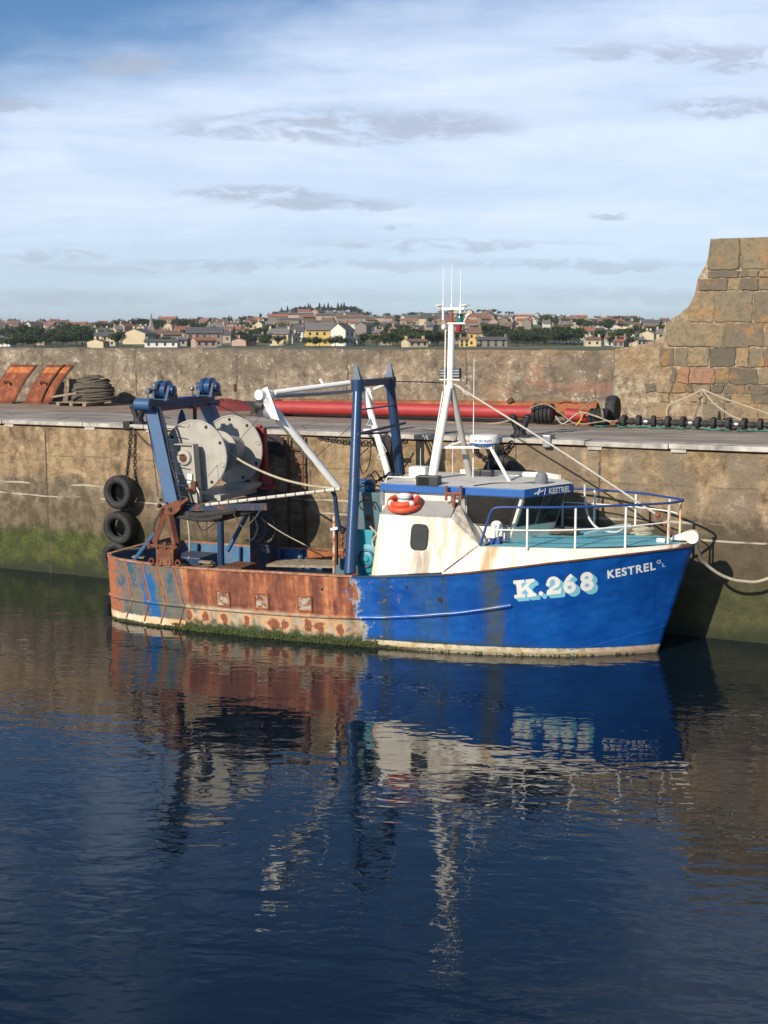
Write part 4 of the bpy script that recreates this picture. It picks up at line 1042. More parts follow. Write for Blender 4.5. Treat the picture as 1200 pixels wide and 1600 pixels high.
    for i in range(n):
        a = 2 * PI * i / n
        for k in range(6):
            t = k / 5; rr = (1 - t) * (1 + .25 * mn.noise(Vector((math.cos(a) * 2, math.sin(a) * 2, 4)))); mb.v.append((-4.7 + .55 * rr * math.cos(a), -.5 + .6 * rr * math.sin(a), DZ + .48 * (1 - (1 - t) ** 2.4) + .05 * mn.noise(Vector((i, k, 0)))))
    for i in range(n):
        for k in range(5): a = i * 6 + k; b = ((i + 1) % n) * 6 + k; mb.f.append((a, b, b + 1, a + 1)); mb.tone.append(.5)
    mb.build('piled_net', M['netblack'], root, smooth=True)
    # wires and lashings hanging about the gallows and platform
    for pts, rr, mm in (([(-4.15, -1.75, 2.5), (-4.35, -1.8, 2.1), (-4.2, -1.82, 1.8)], .012, 'iron'), ([(-3.72, -1.55, 2.42), (-3.62, -1.62, 1.9), (-3.66, -1.6, 1.45)], .016, 'rope'),
                        ([(-3.55, -1.5, 2.4), (-3.4, -1.5, 2.05), (-3.1, -1.5, 2.2), (-2.8, -1.48, 2.45)], .012, 'iron'), ([(-2.7, -1.5, 2.5), (-2.5, -1.4, 2.15), (-2.2, -1.45, 2.35), (-2.0, -1.5, 2.6)], .014, 'oldrope'),
                        ([(-4.9, -1.2, 4.55), (-4.6, -1.4, 3.7), (-4.35, -1.6, 2.7)], .008, 'iron'), ([(-4.6, 1.1, 4.5), (-4.0, .9, 4.35), (-3.6, .8, 4.2)], .012, 'iron'),
                        ([(-.3, -1.1, 2.95), (-.1, -1.2, 2.7), (.15, -1.15, 2.85), (.3, -1.1, 2.6)], .014, 'iron'), ([(-.3, -.9, 2.98), (.0, -.9, 3.1), (.3, -.8, 3.02)], .016, 'iron')):
        MB().path(pts, rr, n=6).build('hanging_line', M[mm], root, smooth=True)
    # rusty gallows on the near quarter
    g0 = MB().bx((-4.24, -1.93, 1.34), (-3.82, -1.74, 1.74)).build('towing_gallows', M['rustmid'], root, bevel=.015)
    for x in (-4.40, -4.20, -3.98, -3.78):
        MB().torus((x + .06, -1.93, 1.41), .055, .022, 'Y', 16, 6, fx=.9).build('gallows_eye', M['rustmid'], g0)
    MB().bx((-4.42, -1.96, 1.72), (-3.72, -1.70, 1.77)).build('gallows_foot', M['rustmid'], g0)
    for x in (-4.38, -4.2, -4.0, -3.78): MB().bx((x - .03, -1.97, 1.70), (x + .03, -1.9, 1.83)).build('gallows_lug', M['rustmid'], g0)
    MB().bar((-4.34, -1.82, 1.77), (-4.13, -1.72, 2.36), .13, .11).build('gallows_leg', M['rustmid'], g0, bevel=.01)
    MB().bar((-3.82, -1.82, 1.77), (-4.02, -1.72, 2.36), .13, .11).build('gallows_leg', M['rustmid'], g0, bevel=.01)
    hc = Vector((-4.02, -1.72, 2.46))
    mb = MB(); pp = []
    for k in range(20):
        a = 2 * PI * k / 20; q = Vector((.30 * math.copysign(abs(math.cos(a)) ** .7, math.cos(a)), 0, .13 * math.sin(a))); q.rotate(Matrix.Rotation(R(-28), 3, 'Y')); pp.append(hc + q)
    mb.prism(pp, (0, .16, 0)); hb_ = mb.build('gallows_block', M['rustmid'], g0, bevel=.01)
    MB().lathe([(.04, 0), (.04, -.03)], hc + Vector((.02, 0, .02)), 'Y', 10).build('block_pin', M['iron'], hb_)
    MB().bar(hc + Vector((.18, .05, .08)), hc + Vector((.42, .05, .26)), .05, .06).build('gallows_hook', M['rustbright'], g0)
    MB().ball(hc + Vector((-.22, -.02, .08)), .05).ball(hc + Vector((-.2, .0, .2)), .035).build('shackle', M['iron'], g0)
stern()

# ------------------------------------------------------------------ waist: fish hopper, winch, pipes, deck clutter
def waist():
    # faded boxes between gantry legs
    b_ = MB().bx((-.28, -.95, 2.10), (.36, -.35, 2.92)).build('hydraulic_tank', M['teal'], root, bevel=.015)
    MB().lathe([(.05, 0), (.06, -.03), (.03, -.05)], (.08, -.955, 2.42), 'Y', 12).build('tank_gauge', M['rustdark'], b_, smooth=True)
    m1 = MB().lathe([(.10, -.2), (.15, -.18), (.15, .1), (.08, .16)], by(573, 760, -.7), 'X', 18).build('winch_motor', M['blue'], root, smooth=True)
    mb = MB(); random.seed(12)
    for k in range(8):
        c = by(560 + k * 8, 757 - (k % 3) * 5, -.4); mb.path([c, c + Vector((.1, .1, .1 + .05 * random.random())), c + Vector((.25, .05, -.02)), c + Vector((.32, -.1, .04))], .018, n=5)
    mb.build('hose_tangle', M['iron'], root)
    # turquoise trawl winch
    y = -1.30
    def px2(a): return [by(px, py, y) for px, py in a]
    w = MB().prism(px2([(549, 827), (584, 829), (581, 842), (590, 850), (592, 901), (560, 902), (556, 880), (552, 862)]), (0, .10, 0)).build('trawl_winch', M['turq'], root, bevel=.01)
    c = by(575, 872, y)
    MB().lathe([(.29, 0), (.29, -.05), (.26, -.07)], c + Vector((.02, 0, 0)), 'Y', 32).build('brake_cover', M['turq'], w, smooth=True)
    MB().torus(c + Vector((0, -.08, 0)), .165, .022, 'Y', 32, 8).build('brake_rim', M['dblue'], w, smooth=True)
    MB().lathe([(.15, -.07), (.13, -.085), (.06, -.09), (.05, -.12), (.001, -.125)], c, 'Y', 28).build('winch_hub', M['turq'], w, smooth=True)
    MB().bx((-.3, -.9, .8), (.4, -.4, 1.9)).build('winch_bed', M['rustdark'], root)
    MB().lathe([(.22, -.3), (.22, .3)], (.05, -.6, 1.95), 'Y', 20).build('warp_drum', M['copper'], root, smooth=True)
    MB().bx((-.30, -1.22, 2.0), (.36, -.4, 2.06)).build('winch_shelf', M['teal'], root)
    MB().path([by(578, 822, -1.3), by(590, 838, -1.3), by(586, 858, -1.35), by(582, 845, -1.35), by(592, 830, -1.3)], .02, n=6).build('rope_turns', M['rope'], root)
    # vertical pipe and bent frame
    MB().tube(by(522, 897, -1.25), by(522, 803, -1.25), .028, n=8).build('standpipe', mat('orange_stained_paint', lambda g: dict(c=g.mix(g.mr(g.noise(g.obj(), 7, 4), .42, .58), (.62, .5, .38), (.36, .13, .05)), r=.6)), root, smooth=True)
    MB().bar(by(517, 827, -1.27), by(528, 825, -1.27), .05, .05).build('pipe_clamp', M['white'], root)
    MB().path([by(517, 764, -1.3), by(523, 775, -1.3), by(526, 800, -1.25), by(531, 830, -1.2)], .045, n=8).build('derrick_heel', M['dblue'], root)
    MB().bx((-.68, -.9, .8), (-.42, -.3, 1.55)).build('deck_locker', M['teal'], root, bevel=.01)
    MB().box((-.58, -1.1, 1.9), (.08, .08, .9)).build('gallows_post', M['rustdark'], root)
    random.seed(5)
    mb = MB(); p = by(536, 870, -1.1)
    for k in range(9): mb.torus(p + Vector((.02 * math.sin(k), 0, k * .066)), .045, .015, 'Y' if k % 2 else 'X', 10, 5)
    mb.build('hanging_chain', M['rust'], root)
    # sorting table & boards on the deck
    t = MB().prism([(-2.6, -.2, 1.12), (-1.0, -.2, 1.20), (-1.0, .55, 1.20), (-2.6, .55, 1.12)], (0, 0, .05)).build('sorting_table', M['wood'], root)
    for x in (-2.4, -1.15): MB().bx((x - .03, .1, .78), (x + .03, .16, 1.115)).build('leg', M['steel'], t)
    MB().bx((-2.3, 1.2, 1.0), (-.9, 1.32, 1.3)).build('hatch_coaming', M['rust'], root)
    for k, x in enumerate((-4.95, -3.35)):
        MB().box((x, -1.45, 1.385), (.26, .16, .03), rot=(0, .05, .2)).build('loose_board', M['wood'], root)
    MB().bx((-5.3, .3, DZ), (-4.5, 1.1, 1.1)).build('fish_box', M['dblue'], root, bevel=.02)
    MB().bx((-3.1, -1.3, DZ), (-2.6, -.6, 1.28)).build('fish_box', M['rustdark'], root, bevel=.02)
    MB().path([(-5.6, -.9, 1.42), (-5.2, -.4, 1.4), (-5.4, .3, 1.38), (-5.6, .8, 1.3)], .03, n=6).build('stern_rope', M['oldrope'], root)
waist()

# ------------------------------------------------------------------ bow rails and foredeck gear
def bow():
    nearp = [(2.66, -1.78, 2.14), (2.78, -1.78, 2.55), (2.87, -1.77, 2.80), (3.02, -1.75, 2.87), (3.5, -1.68, 2.885), (4.3, -1.42, 2.90), (5.15, -.98, 2.92), (5.8, -.42, 2.92), (6.02, -.12, 2.93), (6.06, 0.02, 2.93)]
    farp = [(x, -y * .86, z + .01) for x, y, z in nearp[3:-1]]
    rail = MB().path(nearp + farp[::-1], .023, n=10, k=6).build('bow_rail', M['railblue'], root, smooth=True)
    st = [(3.52, -1.66, 'white'), (4.35, -1.38, 'white'), (5.18, -.93, 'white'), (5.86, -.34, 'rustw'), (6.02, 0.0, 'rustw'), (5.75, .42, 'white'), (5.0, .95, 'white'), (4.1, 1.28, 'white'), (3.4, 1.45, 'white')]
    M['rustw'] = paint('rust_streaked_white', (.75, .68, .55), .42, .5, .5, 3, .7, (.5, .2, .05))
    for x, y, m_ in st:
        MB().tube((x, y, ztop(x) - .02 - (.05 if y > 0 else 0)), (x, y, 2.90), .022, n=8).build('stanchion', M[m_], rail, smooth=True)
    MB().path([(2.80, -1.77, 2.45), (3.5, -1.665, 2.46), (4.34, -1.40, 2.48), (5.16, -.95, 2.52), (5.86, -.36, 2.56)], .014, n=6).build('mid_rail', M['white'], rail)
    MB().path([(3.4, 1.44, 2.6), (4.1, 1.27, 2.62), (5.0, .94, 2.64), (5.75, .42, 2.66), (6.02, 0, 2.66)], .014, n=6).build('mid_rail', M['white'], rail)
    MB().tube((2.72, -1.72, 2.14), (2.72, -1.3, 2.14), .02, n=6).build('rail_foot', M['railblue'], rail)
    # white swan-neck vent on blue plinth
    c = Vector((2.83, -1.35, 2.14))
    MB().box(c + Vector((0, 0, .04)), (.2, .18, .12)).bx((2.62, -1.4, 2.20), (3.1, -1.3, 2.215)).build('vent_plinth', M['railblue'], root, bevel=.01)
    MB().path([c + Vector((-.05, 0, .08)), c + Vector((-.05, 0, .30)), c + Vector((-.02, 0, .36)), c + Vector((.05, 0, .36)), c + Vector((.08, 0, .30)), c + Vector((.08, 0, .14))], .055, n=12).build('vent_cowl', M['white'], root, smooth=True)
    # bow roller on the stem head
    a = Vector((6.02, -.02, 2.24)); b = Vector((6.30, -.02, 2.27))
    MB().lathe([(.12, 0), (.13, .03), (.125, .16), (.11, .26), (.001, .29)], (6.27, -.16, 2.27), 'Y', 24).build('bow_roller', M['cream'], root, smooth=True)
    MB().prism([(5.85, -.12, 2.19), (6.30, -.12, 2.19), (6.34, -.12, 2.36), (6.2, -.12, 2.38), (5.9, -.12, 2.26)], (0, .26, 0)).build('stem_head', M['fwdw'], root, bevel=.02)
    MB().box((5.72, -.28, 2.20), (.16, .08, .08)).build('fairlead', M['white'], root, bevel=.02)
bow()

def coil(name, label, c, r0, r1, turns, thick, m_, cat='rope', flat=1.0, height=.0, seed=0, parent=None, rot=0, fy=1.0):
    random.seed(seed); pts = []; n = int(turns * 16)
    for i in range(n + 1):
        a = 2 * PI * i / 16; t = i / n; r = r0 + (r1 - r0) * ((t * turns) % 1.7) / 1.7
        r *= 1 + .08 * math.sin(a * .37 + seed) + random.gauss(0, .015)
        pts.append(Vector((c[0] + r * math.cos(a), c[1] + r * math.sin(a) * fy, c[2] + thick + height * t + abs(random.gauss(0, thick * .4)))))
    o = MB().path(pts, thick, n=6, k=2).build(name, m_, parent, smooth=True)
    return tag(o, label, cat)
def bw(x, y, z):
    v = Matrix.Rotation(BA, 4, 'Z') @ Vector((x, y, z)); return Vector((v.x + BO[0], v.y + BO[1], z))
coil('rope_coil', 'old brown rope coiled on the turquoise foredeck against the wheelhouse front', bw(3.75, .05, 2.13), .18, .34, 6, .028, M['oldrope'], height=.10, seed=2, fy=.8)
coil('rope_coil', 'grey rope coil on the foredeck beside the far bow rail', bw(5.15, .72, 2.12), .16, .26, 6, .022, M['rope'], height=.12, seed=5, fy=.9)
o = MB().path([bw(3.98, .9, 3.05), bw(4.02, .8, 2.75), bw(4.12, .7, 2.42), bw(4.35, .6, 2.22), bw(4.7, .55, 2.18), bw(4.9, .75, 2.3)], .022, n=8).build('deck_hose', plain('pale_hose', (.62, .62, .60), .4), None, smooth=True)
tag(o, 'pale grey hose looping from the wheelhouse roof to the foredeck', 'hose')
def chute_fn(g): return dict(c=(.45, .62, .68), r=.35, a=.75)
mb = MB(); n = 14
for i in range(n + 1):
    t = i / n; x = 4.25 + .75 * t; 
    for k in range(5): u = k / 4; mb.v.append(tuple(bw(x, -.35 + .75 * t + .22 * (u - .5), 2.17 + .13 * math.sin(t * PI * .55) + .07 * (2 * u - 1) ** 2)))
for i in range(n):
    for k in range(4): a = 5 * i + k; mb.f.append((a, a + 1, a + 6, a + 5)); mb.tone.append(.5)
o = mb.build('plastic_chute', mat('translucent_plastic', chute_fn), None, smooth=True); tag(o, 'pale translucent plastic sheet lying curled on the foredeck', 'plastic sheet')

# ------------------------------------------------------------------ harbour: water, quay, walls
def water_fn(g):
    p = g.obj(); x, y, z = g.xyz(p)
    q = g.sc(p, (1, 1, 1), rot=(0, 0, -R(20)))
    n1 = g.noise(g.sc(q, (1.0, 2.2, 1)), 1.0, 1, .4, .4)
    n2 = g.noise(g.sc(q, (3.2, 6.6, 1)), 1.0, 1, .4, .6)
    n3 = g.noise(g.sc(q, (7, 13, 1)), 1.0, 1, .4)
    calm = g.mr(g.noise(g.sc(q, (.12, .3, 1)), 1.0, 2), .35, .65, .45, 1.0)
    h = g.m('ADD', g.m('MULTIPLY', n1, .8), g.m('MULTIPLY', n2, g.m('MULTIPLY', calm, .5)))
    h = g.m('ADD', h, g.m('MULTIPLY', n3, g.m('MULTIPLY', calm, .08)))
    return dict(c=(.003, .0085, .016), r=.0, s=.5, n=g.bump(h, 1.0, .0125))
M['water'] = mat('harbour_water', water_fn)
mb = MB(); S = 4500
mb.add([(-S, -S, 0), (S, -S, 0), (S, 25.9, 0), (-S, 25.9, 0)], [(0, 1, 2, 3)])
o = mb.build('water', M['water']); o['kind'] = 'structure'
M['water'].node_tree.nodes['Principled BSDF'].inputs['IOR'].default_value = 1.58

QY, QZ, PY = 25.42, 3.72, 33.2
XL, XR = -46.0, 16.0
def qwall_fn(g):
    p = g.obj(); x, y, z = g.xyz(p)
    n1 = g.noise(p, .55, 6, .62, .3); n2 = g.noise(p, 3.2, 6, .68, .2); n3 = g.noise(p, 16, 4, .65)
    vs = g.noise(g.sc(p, (1.6, 1, .22)), 1.0, 6, .62, .2); vf = g.noise(g.sc(p, (5, 1, .5)), 1, 4, .6)
    a = g.m('SUBTRACT', n2, .5); b = g.m('SUBTRACT', n1, .5); vz = g.m('SUBTRACT', vs, .5)
    top = g.ramp(g.m('ADD', g.m('MULTIPLY', n2, .6), g.m('MULTIPLY', vs, .4)), [(.37, (.105, .072, .042)), (.45, (.225, .152, .082)), (.54, (.36, .25, .135)), (.67, (.50, .375, .225))])
    top = g.mix(g.m('MULTIPLY', g.mr(g.m('ADD', vs, g.m('MULTIPLY', a, .4)), .53, .63), .62), top, (.17, .13, .085))
    grey = g.mix(g.mr(n2, .40, .60), (.10, .076, .048), (.20, .15, .095))
    zz = g.m('ADD', z, g.m('ADD', g.m('MULTIPLY', vz, .9), g.m('MULTIPLY', a, .5)))
    right = g.mr(g.m('ADD', x, g.m('MULTIPLY', b, 4.0)), -11.5, -7.5)
    patch = g.m('MULTIPLY', g.mr(g.m('ADD', g.m('MULTIPLY', n1, .5), g.m('MULTIPLY', vs, .5)), .45, .55), g.m('MULTIPLY', right, .9))
    top = g.mix(patch, top, g.mix(n2, (.12, .095, .065), (.26, .20, .135)))
    pale = g.m('MULTIPLY', g.mr(g.m('ADD', g.m('MULTIPLY', n2, .8), g.m('MULTIPLY', n3, .55)), .76, .82), .28)
    mid = g.mix(g.mr(zz, 2.25, 2.6), grey, top); mid = g.mix(g.m('MULTIPLY', g.mr(n3, .52, .64), .5), mid, (.10, .07, .045))
    c = g.mix(pale, mid, (.55, .47, .35))
    low = g.mix(g.mr(n2, .38, .62), (.085, .062, .035), (.16, .12, .07)); low = g.mix(g.m('MULTIPLY', right, .6), low, (.06, .048, .028))
    zl = g.m('ADD', z, g.m('MULTIPLY', g.m('ADD', a, g.m('MULTIPLY', vz, .8)), .45))
    c = g.mix(g.m('MULTIPLY', 1.0, g.mr(g.m('SUBTRACT', zl, g.m('MULTIPLY', right, .35)), 2.05, 1.62)), c, low)
    green = g.mix(g.mr(n2, .35, .65), (.028, .040, .008), (.085, .098, .014)); green = g.mix(g.mr(n3, .4, .7), green, (.035, .045, .012))
    gl = g.m('MULTIPLY', g.mr(zl, 1.30, .95), g.mr(n1, .3, .55, .8, 1.0))
    green = g.mix(g.m('MULTIPLY', right, .55), green, (.035, .038, .014)); gl = g.m('MULTIPLY', gl, g.m('SUBTRACT', 1.0, g.m('MULTIPLY', right, .2)))
    c = g.mix(gl, c, green)
    c = g.mix(g.mr(zl, .42, .05), c, (.022, .028, .010))
    # lime streak line at old high water, and pour joints
    zl2 = g.m('ADD', z, g.m('MULTIPLY', g.m('SUBTRACT', g.noise(g.sc(p, (.5, 1, 1)), 1, 2), .5), .16))
    ln = g.m('MULTIPLY', g.mr(g.m('ABSOLUTE', g.m('SUBTRACT', zl2, 2.28)), .012, .03, 1.0, 0.0), g.mr(g.noise(g.sc(p, (.8, 1, 3)), 1, 3), .46, .56))
    ln2 = g.m('MULTIPLY', g.mr(g.m('ABSOLUTE', g.m('SUBTRACT', zl2, 1.98)), .01, .025, 1.0, 0.0), g.mr(g.noise(g.sc(p, (.7, 1, 3), loc=(5, 0, 0)), 1, 3), .5, .58))
    c = g.mix(g.m('MULTIPLY', g.m('MAXIMUM', ln, ln2), .6), c, (.62, .55, .44))
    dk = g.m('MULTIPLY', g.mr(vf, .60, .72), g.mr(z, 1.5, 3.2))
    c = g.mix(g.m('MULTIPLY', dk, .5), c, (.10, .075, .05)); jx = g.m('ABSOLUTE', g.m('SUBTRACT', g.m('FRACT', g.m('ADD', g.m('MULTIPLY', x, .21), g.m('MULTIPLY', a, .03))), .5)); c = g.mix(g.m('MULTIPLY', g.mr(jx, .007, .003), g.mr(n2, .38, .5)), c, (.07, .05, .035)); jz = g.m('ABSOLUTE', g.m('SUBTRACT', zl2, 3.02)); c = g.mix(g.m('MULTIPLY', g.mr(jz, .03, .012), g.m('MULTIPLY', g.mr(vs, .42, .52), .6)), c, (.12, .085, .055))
    h = g.m('ADD', g.m('MULTIPLY', n2, 1.0), g.m('MULTIPLY', n3, .5))
    return dict(c=c, r=.88, n=g.bump(h, .9, .05))
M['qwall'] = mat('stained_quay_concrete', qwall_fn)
def sheet(x0, x1, z0, z1, y, dx, dz, amp, m_, name, parent=None, sc=1.0, ztopf=None, seed=0, thick=0.5, cap=True):
    nx = int((x1 - x0) / dx); nz = max(2, int((z1 - z0) / dz)); mb = MB()
    for i in range(nx + 1):
        x = x0 + (x1 - x0) * i / nx; zt = ztopf(x) if ztopf else z1
        for k in range(nz + 1):
            z = z0 + (zt - z0) * k / nz; v = Vector((x * sc, seed, z * sc * 1.3))
            d = mn.noise(v * .8) * .5 + mn.noise(v * 2.3) * .3 + mn.noise(v * 6.1) * .2
            mb.v.append((x, y - d * amp, z))
        if cap: mb.v.append((x, y + thick, zt + .0))
        else: mb.v.append((x, y + .02, zt))
    w = nz + 2
    for i in range(nx):
        for k in range(nz + 1): a = i * w + k; mb.f.append((a, a + w, a + w + 1, a + 1)); mb.tone.append(.5)
    return mb.build(name, m_, parent, smooth=True, ang=60)
qw = thing('quay_wall', 'stained ochre and green harbour wall behind the boat', 'quay wall', (0, 0, 0))
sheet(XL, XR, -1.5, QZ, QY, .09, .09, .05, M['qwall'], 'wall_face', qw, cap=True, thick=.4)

def coping_fn(g):
    p = g.obj(); n = g.noise(p, 2.5, 6, .65); n3 = g.noise(p, 20, 4)
    c = g.ramp(n, [(.32, (.20, .18, .15)), (.5, (.42, .385, .33)), (.66, (.58, .54, .47))]); c = g.mix(g.mr(n3, .6, .8), c, (.2, .18, .14))
    return dict(c=c, r=.85, n=g.bump(n3, .4, .01))
M['coping'] = mat('coping_concrete', coping_fn)
random.seed(3)
x = XL
while x < XR - .5:
    L = random.uniform(1.6, 3.0); bw_ = .36 + random.uniform(-.02, .02)
    x1 = min(XR, x + L)
    yy = QY - .06 + random.uniform(-.012, .012); zz = 3.86 + random.uniform(-.008, .008)
    MB().bx((x + .008, yy, zz - .10), (x1 - .008, QY + .42, zz)).build('coping_stone', M['coping'], qw, bevel=.014)
    if random.random() < .75: MB().bx((x + .05, yy + .03, zz - .17), (x + .35, QY + .1, zz - .105)).build('coping_bracket', M['coping'], qw)
    x = x1
# recessed strip under the coping, coloured dark to deepen the shadow gap
MB().bx((XL, QY + .06, 3.69), (XR, QY + .4, 3.755)).build('coping_shadow_strip', M['rustdark'], qw)

def deck_fn(g):
    p = g.obj(); x, y, z = g.xyz(p); n = g.noise(g.sc(p, (.5, 1.2, 1)), 1, 6, .62); n2 = g.noise(p, 4, 5, .65); n3 = g.noise(p, 30, 3)
    c = g.ramp(n, [(.34, (.19, .16, .125)), (.5, (.29, .245, .195)), (.66, (.39, .34, .28))])
    pt = g.mr(g.noise(g.sc(p, (.35, 1.6, 1), loc=(3, 2, 0)), 1, 5, .6, .5), .57, .60); c = g.mix(g.m('MULTIPLY', pt, .6), c, (.15, .125, .115))
    c = g.mix(g.m('MULTIPLY', g.mr(g.m('ADD', y, g.m('MULTIPLY', n2, 2.0)), 29.0, 31.5), .45), c, (.24, .13, .07))
    c = g.mix(g.m('MULTIPLY', g.mr(n3, .5, .75), .35), c, (.34, .30, .25))
    crack = g.vor(g.sc(p, (.25, .5, 1)), 1.0, 'DISTANCE_TO_EDGE'); c = g.mix(g.mr(crack, .006, .002), c, (.07, .06, .05))
    return dict(c=c, r=.9, n=g.bump(g.m('ADD', n2, n3), .5, .02))
o = MB().add([(XL, QY + .40, 3.845), (XR, QY + .40, 3.845), (XR, PY + .2, 3.87), (XL, PY + .2, 3.87)], [(0, 1, 2, 3)]).build('quay_pavement', mat('quay_surface', deck_fn)); o['kind'] = 'structure'

# ---- parapet wall and the tall stepped wall
PT = 5.60
def par_fn(g):
    p = g.obj(); x, y, z = g.xyz(p)
    n1 = g.noise(p, .8, 6, .62, .4); n2 = g.noise(p, 3.6, 6, .7, .3); n3 = g.noise(p, 15, 4, .65); v = g.noise(g.sc(p, (2.4, 1, .4)), 1, 5, .6)
    c = g.ramp(g.m('ADD', g.m('MULTIPLY', n2, .65), g.m('MULTIPLY', n1, .35)), [(.37, (.085, .066, .048)), (.46, (.195, .152, .108)), (.54, (.29, .23, .16)), (.65, (.48, .395, .285))])
    big = g.noise(g.sc(p, (.22, 1, .7)), 1, 4, .6, .5); c = g.mix(g.m('MULTIPLY', g.mr(big, .44, .60), .55), c, (.155, .125, .09))
    c = g.mix(g.m('MULTIPLY', g.mr(v, .52, .64), .5), c, (.14, .115, .085))
    c = g.mix(g.m('MULTIPLY', g.mr(g.m('ADD', z, g.m('MULTIPLY', g.m('SUBTRACT', n2, .5), .3)), 5.48, 5.60), .6), c, g.mix(g.mr(x, -17, -13), (.13, .11, .085), (.30, .19, .09)))
    jx = g.m('ABSOLUTE', g.m('SUBTRACT', g.m('FRACT', g.m('ADD', g.m('MULTIPLY', x, .27), g.m('MULTIPLY', n1, .12))), .5)); c = g.mix(g.m('MULTIPLY', g.mr(jx, .012, .004), g.mr(n2, .4, .55)), c, (.09, .07, .05))
    br = g.m('MULTIPLY', g.mr(x, -18, -11), g.mr(n1, .42, .6)); c = g.mix(g.m('MULTIPLY', br, .5), c, (.33, .20, .11))
    c = g.mix(g.m('MULTIPLY', g.mr(g.m('ADD', n3, n2), 1.12, 1.25), .8), c, (.60, .53, .42))
    vd = g.vor(g.sc(p, (.42, 1, .9)), 1.0, 'DISTANCE_TO_EDGE'); vd = g.m('ADD', vd, g.m('MULTIPLY', g.m('SUBTRACT', n2, .5), .09))
    c = g.mix(g.m('MULTIPLY', g.mr(vd, .02, .008), .35), c, (.09, .07, .055))
    rd = g.m('MULTIPLY', g.m('MULTIPLY', g.mr(g.noise(g.sc(p, (1.2, 1, 2.5), loc=(9, 3, 1)), 1, 4), .56, .61), g.mr(x, -13, -10.5)), g.mr(g.m('ABSOLUTE', g.m('SUBTRACT', z, 4.85)), .45, .3))
    c = g.mix(g.m('MULTIPLY', rd, .22), c, (.42, .10, .07))
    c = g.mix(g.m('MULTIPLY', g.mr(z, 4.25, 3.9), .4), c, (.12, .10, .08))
    return dict(c=c, r=.9, n=g.bump(g.m('ADD', n2, g.m('MULTIPLY', n3, .5)), 1.0, .07))
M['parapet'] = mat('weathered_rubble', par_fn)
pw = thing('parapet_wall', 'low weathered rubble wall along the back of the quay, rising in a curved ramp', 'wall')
TOPX = [aty(*q, PY) for q in ((960, 545), (1000, 540), (1035, 525), (1040, 505), (1055, 495), (1075, 480), (1085, 462), (1090, 435), (1100, 418), (1106, 405), (1110, 373), (1200, 370))]
TT = [(v.x, v.z) for v in TOPX]
XRAMP = TT[0][0]
def ptop(x):
    if x <= XRAMP: return PT + .035 * mn.noise(Vector((x * 1.7, 0, 0))) + .02 * mn.noise(Vector((x * 6, 3, 0))) + .0
    for (a, za), (b, zb) in zip(TT, TT[1:]):
        if x <= b: return za + (zb - za) * (x - a) / max(1e-6, b - a)
    return TT[-1][1]
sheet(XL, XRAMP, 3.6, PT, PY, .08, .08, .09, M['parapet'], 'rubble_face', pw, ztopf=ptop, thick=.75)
def mortar_fn(g):
    p = g.obj(); n = g.noise(p, 5, 6, .7); n3 = g.noise(p, 22, 4)
    c = g.ramp(n, [(.38, (.16, .125, .085)), (.5, (.30, .235, .155)), (.62, (.46, .38, .27))]); c = g.mix(g.m('MULTIPLY', g.mr(g.noise(p, 1.2, 4), .45, .6), .5), c, (.30, .19, .09)); return dict(c=c, r=.92, n=g.bump(g.m('ADD', n, n3), .9, .05))
M['mortar'] = mat('lime_mortar', mortar_fn)
mb = MB(); XE = TT[-2][0]; nseg = 60; ys = PY + .014
prof = [(XRAMP + (XE - XRAMP) * i / nseg) for i in range(nseg + 1)] + [XR]
tops = [ptop(x) + (.02 * mn.noise(Vector((x * 5, 0, 0))) if x < XE - .02 else 0) for x in prof]
mb.prism([(x, ys, z) for x, z in zip(prof, tops)] + [(XR, ys, 3.6), (XRAMP, ys, 3.6)], (0, 1.6, 0)); mb.build('wall_core', M['mortar'], pw)
def stone_fn(g):
    p = g.obj(); at = g.new('ShaderNodeAttribute', attribute_name='tone').outputs['Fac']
    n1 = g.noise(p, 2.0, 6, .65, .3); n2 = g.noise(p, 9, 5, .7); n3 = g.noise(p, 40, 3)
    c = g.ramp(at, [(.0, (.10, .085, .065)), (.25, (.16, .13, .09)), (.45, (.22, .175, .11)), (.6, (.28, .215, .125)), (.75, (.33, .21, .11)), (.9, (.34, .16, .115)), (1, (.30, .26, .19))])
    c = g.mix(g.m('MULTIPLY', g.mr(n1, .52, .66), .7), c, (.36, .19, .07)); c = g.mix(g.m('MULTIPLY', g.mr(n2, .46, .62), .6), c, (.12, .10, .075))
    c = g.mix(g.m('MULTIPLY', g.mr(g.m('ADD', n2, n1), .74, .6), .45), c, (.36, .33, .24))
    return dict(c=c, r=.9, n=g.bump(g.m('ADD', g.m('MULTIPLY', n1, 1.2), g.m('ADD', n2, g.m('MULTIPLY', n3, .3))), .9, .045))
M['stone'] = mat('sandstone_blocks', stone_fn)
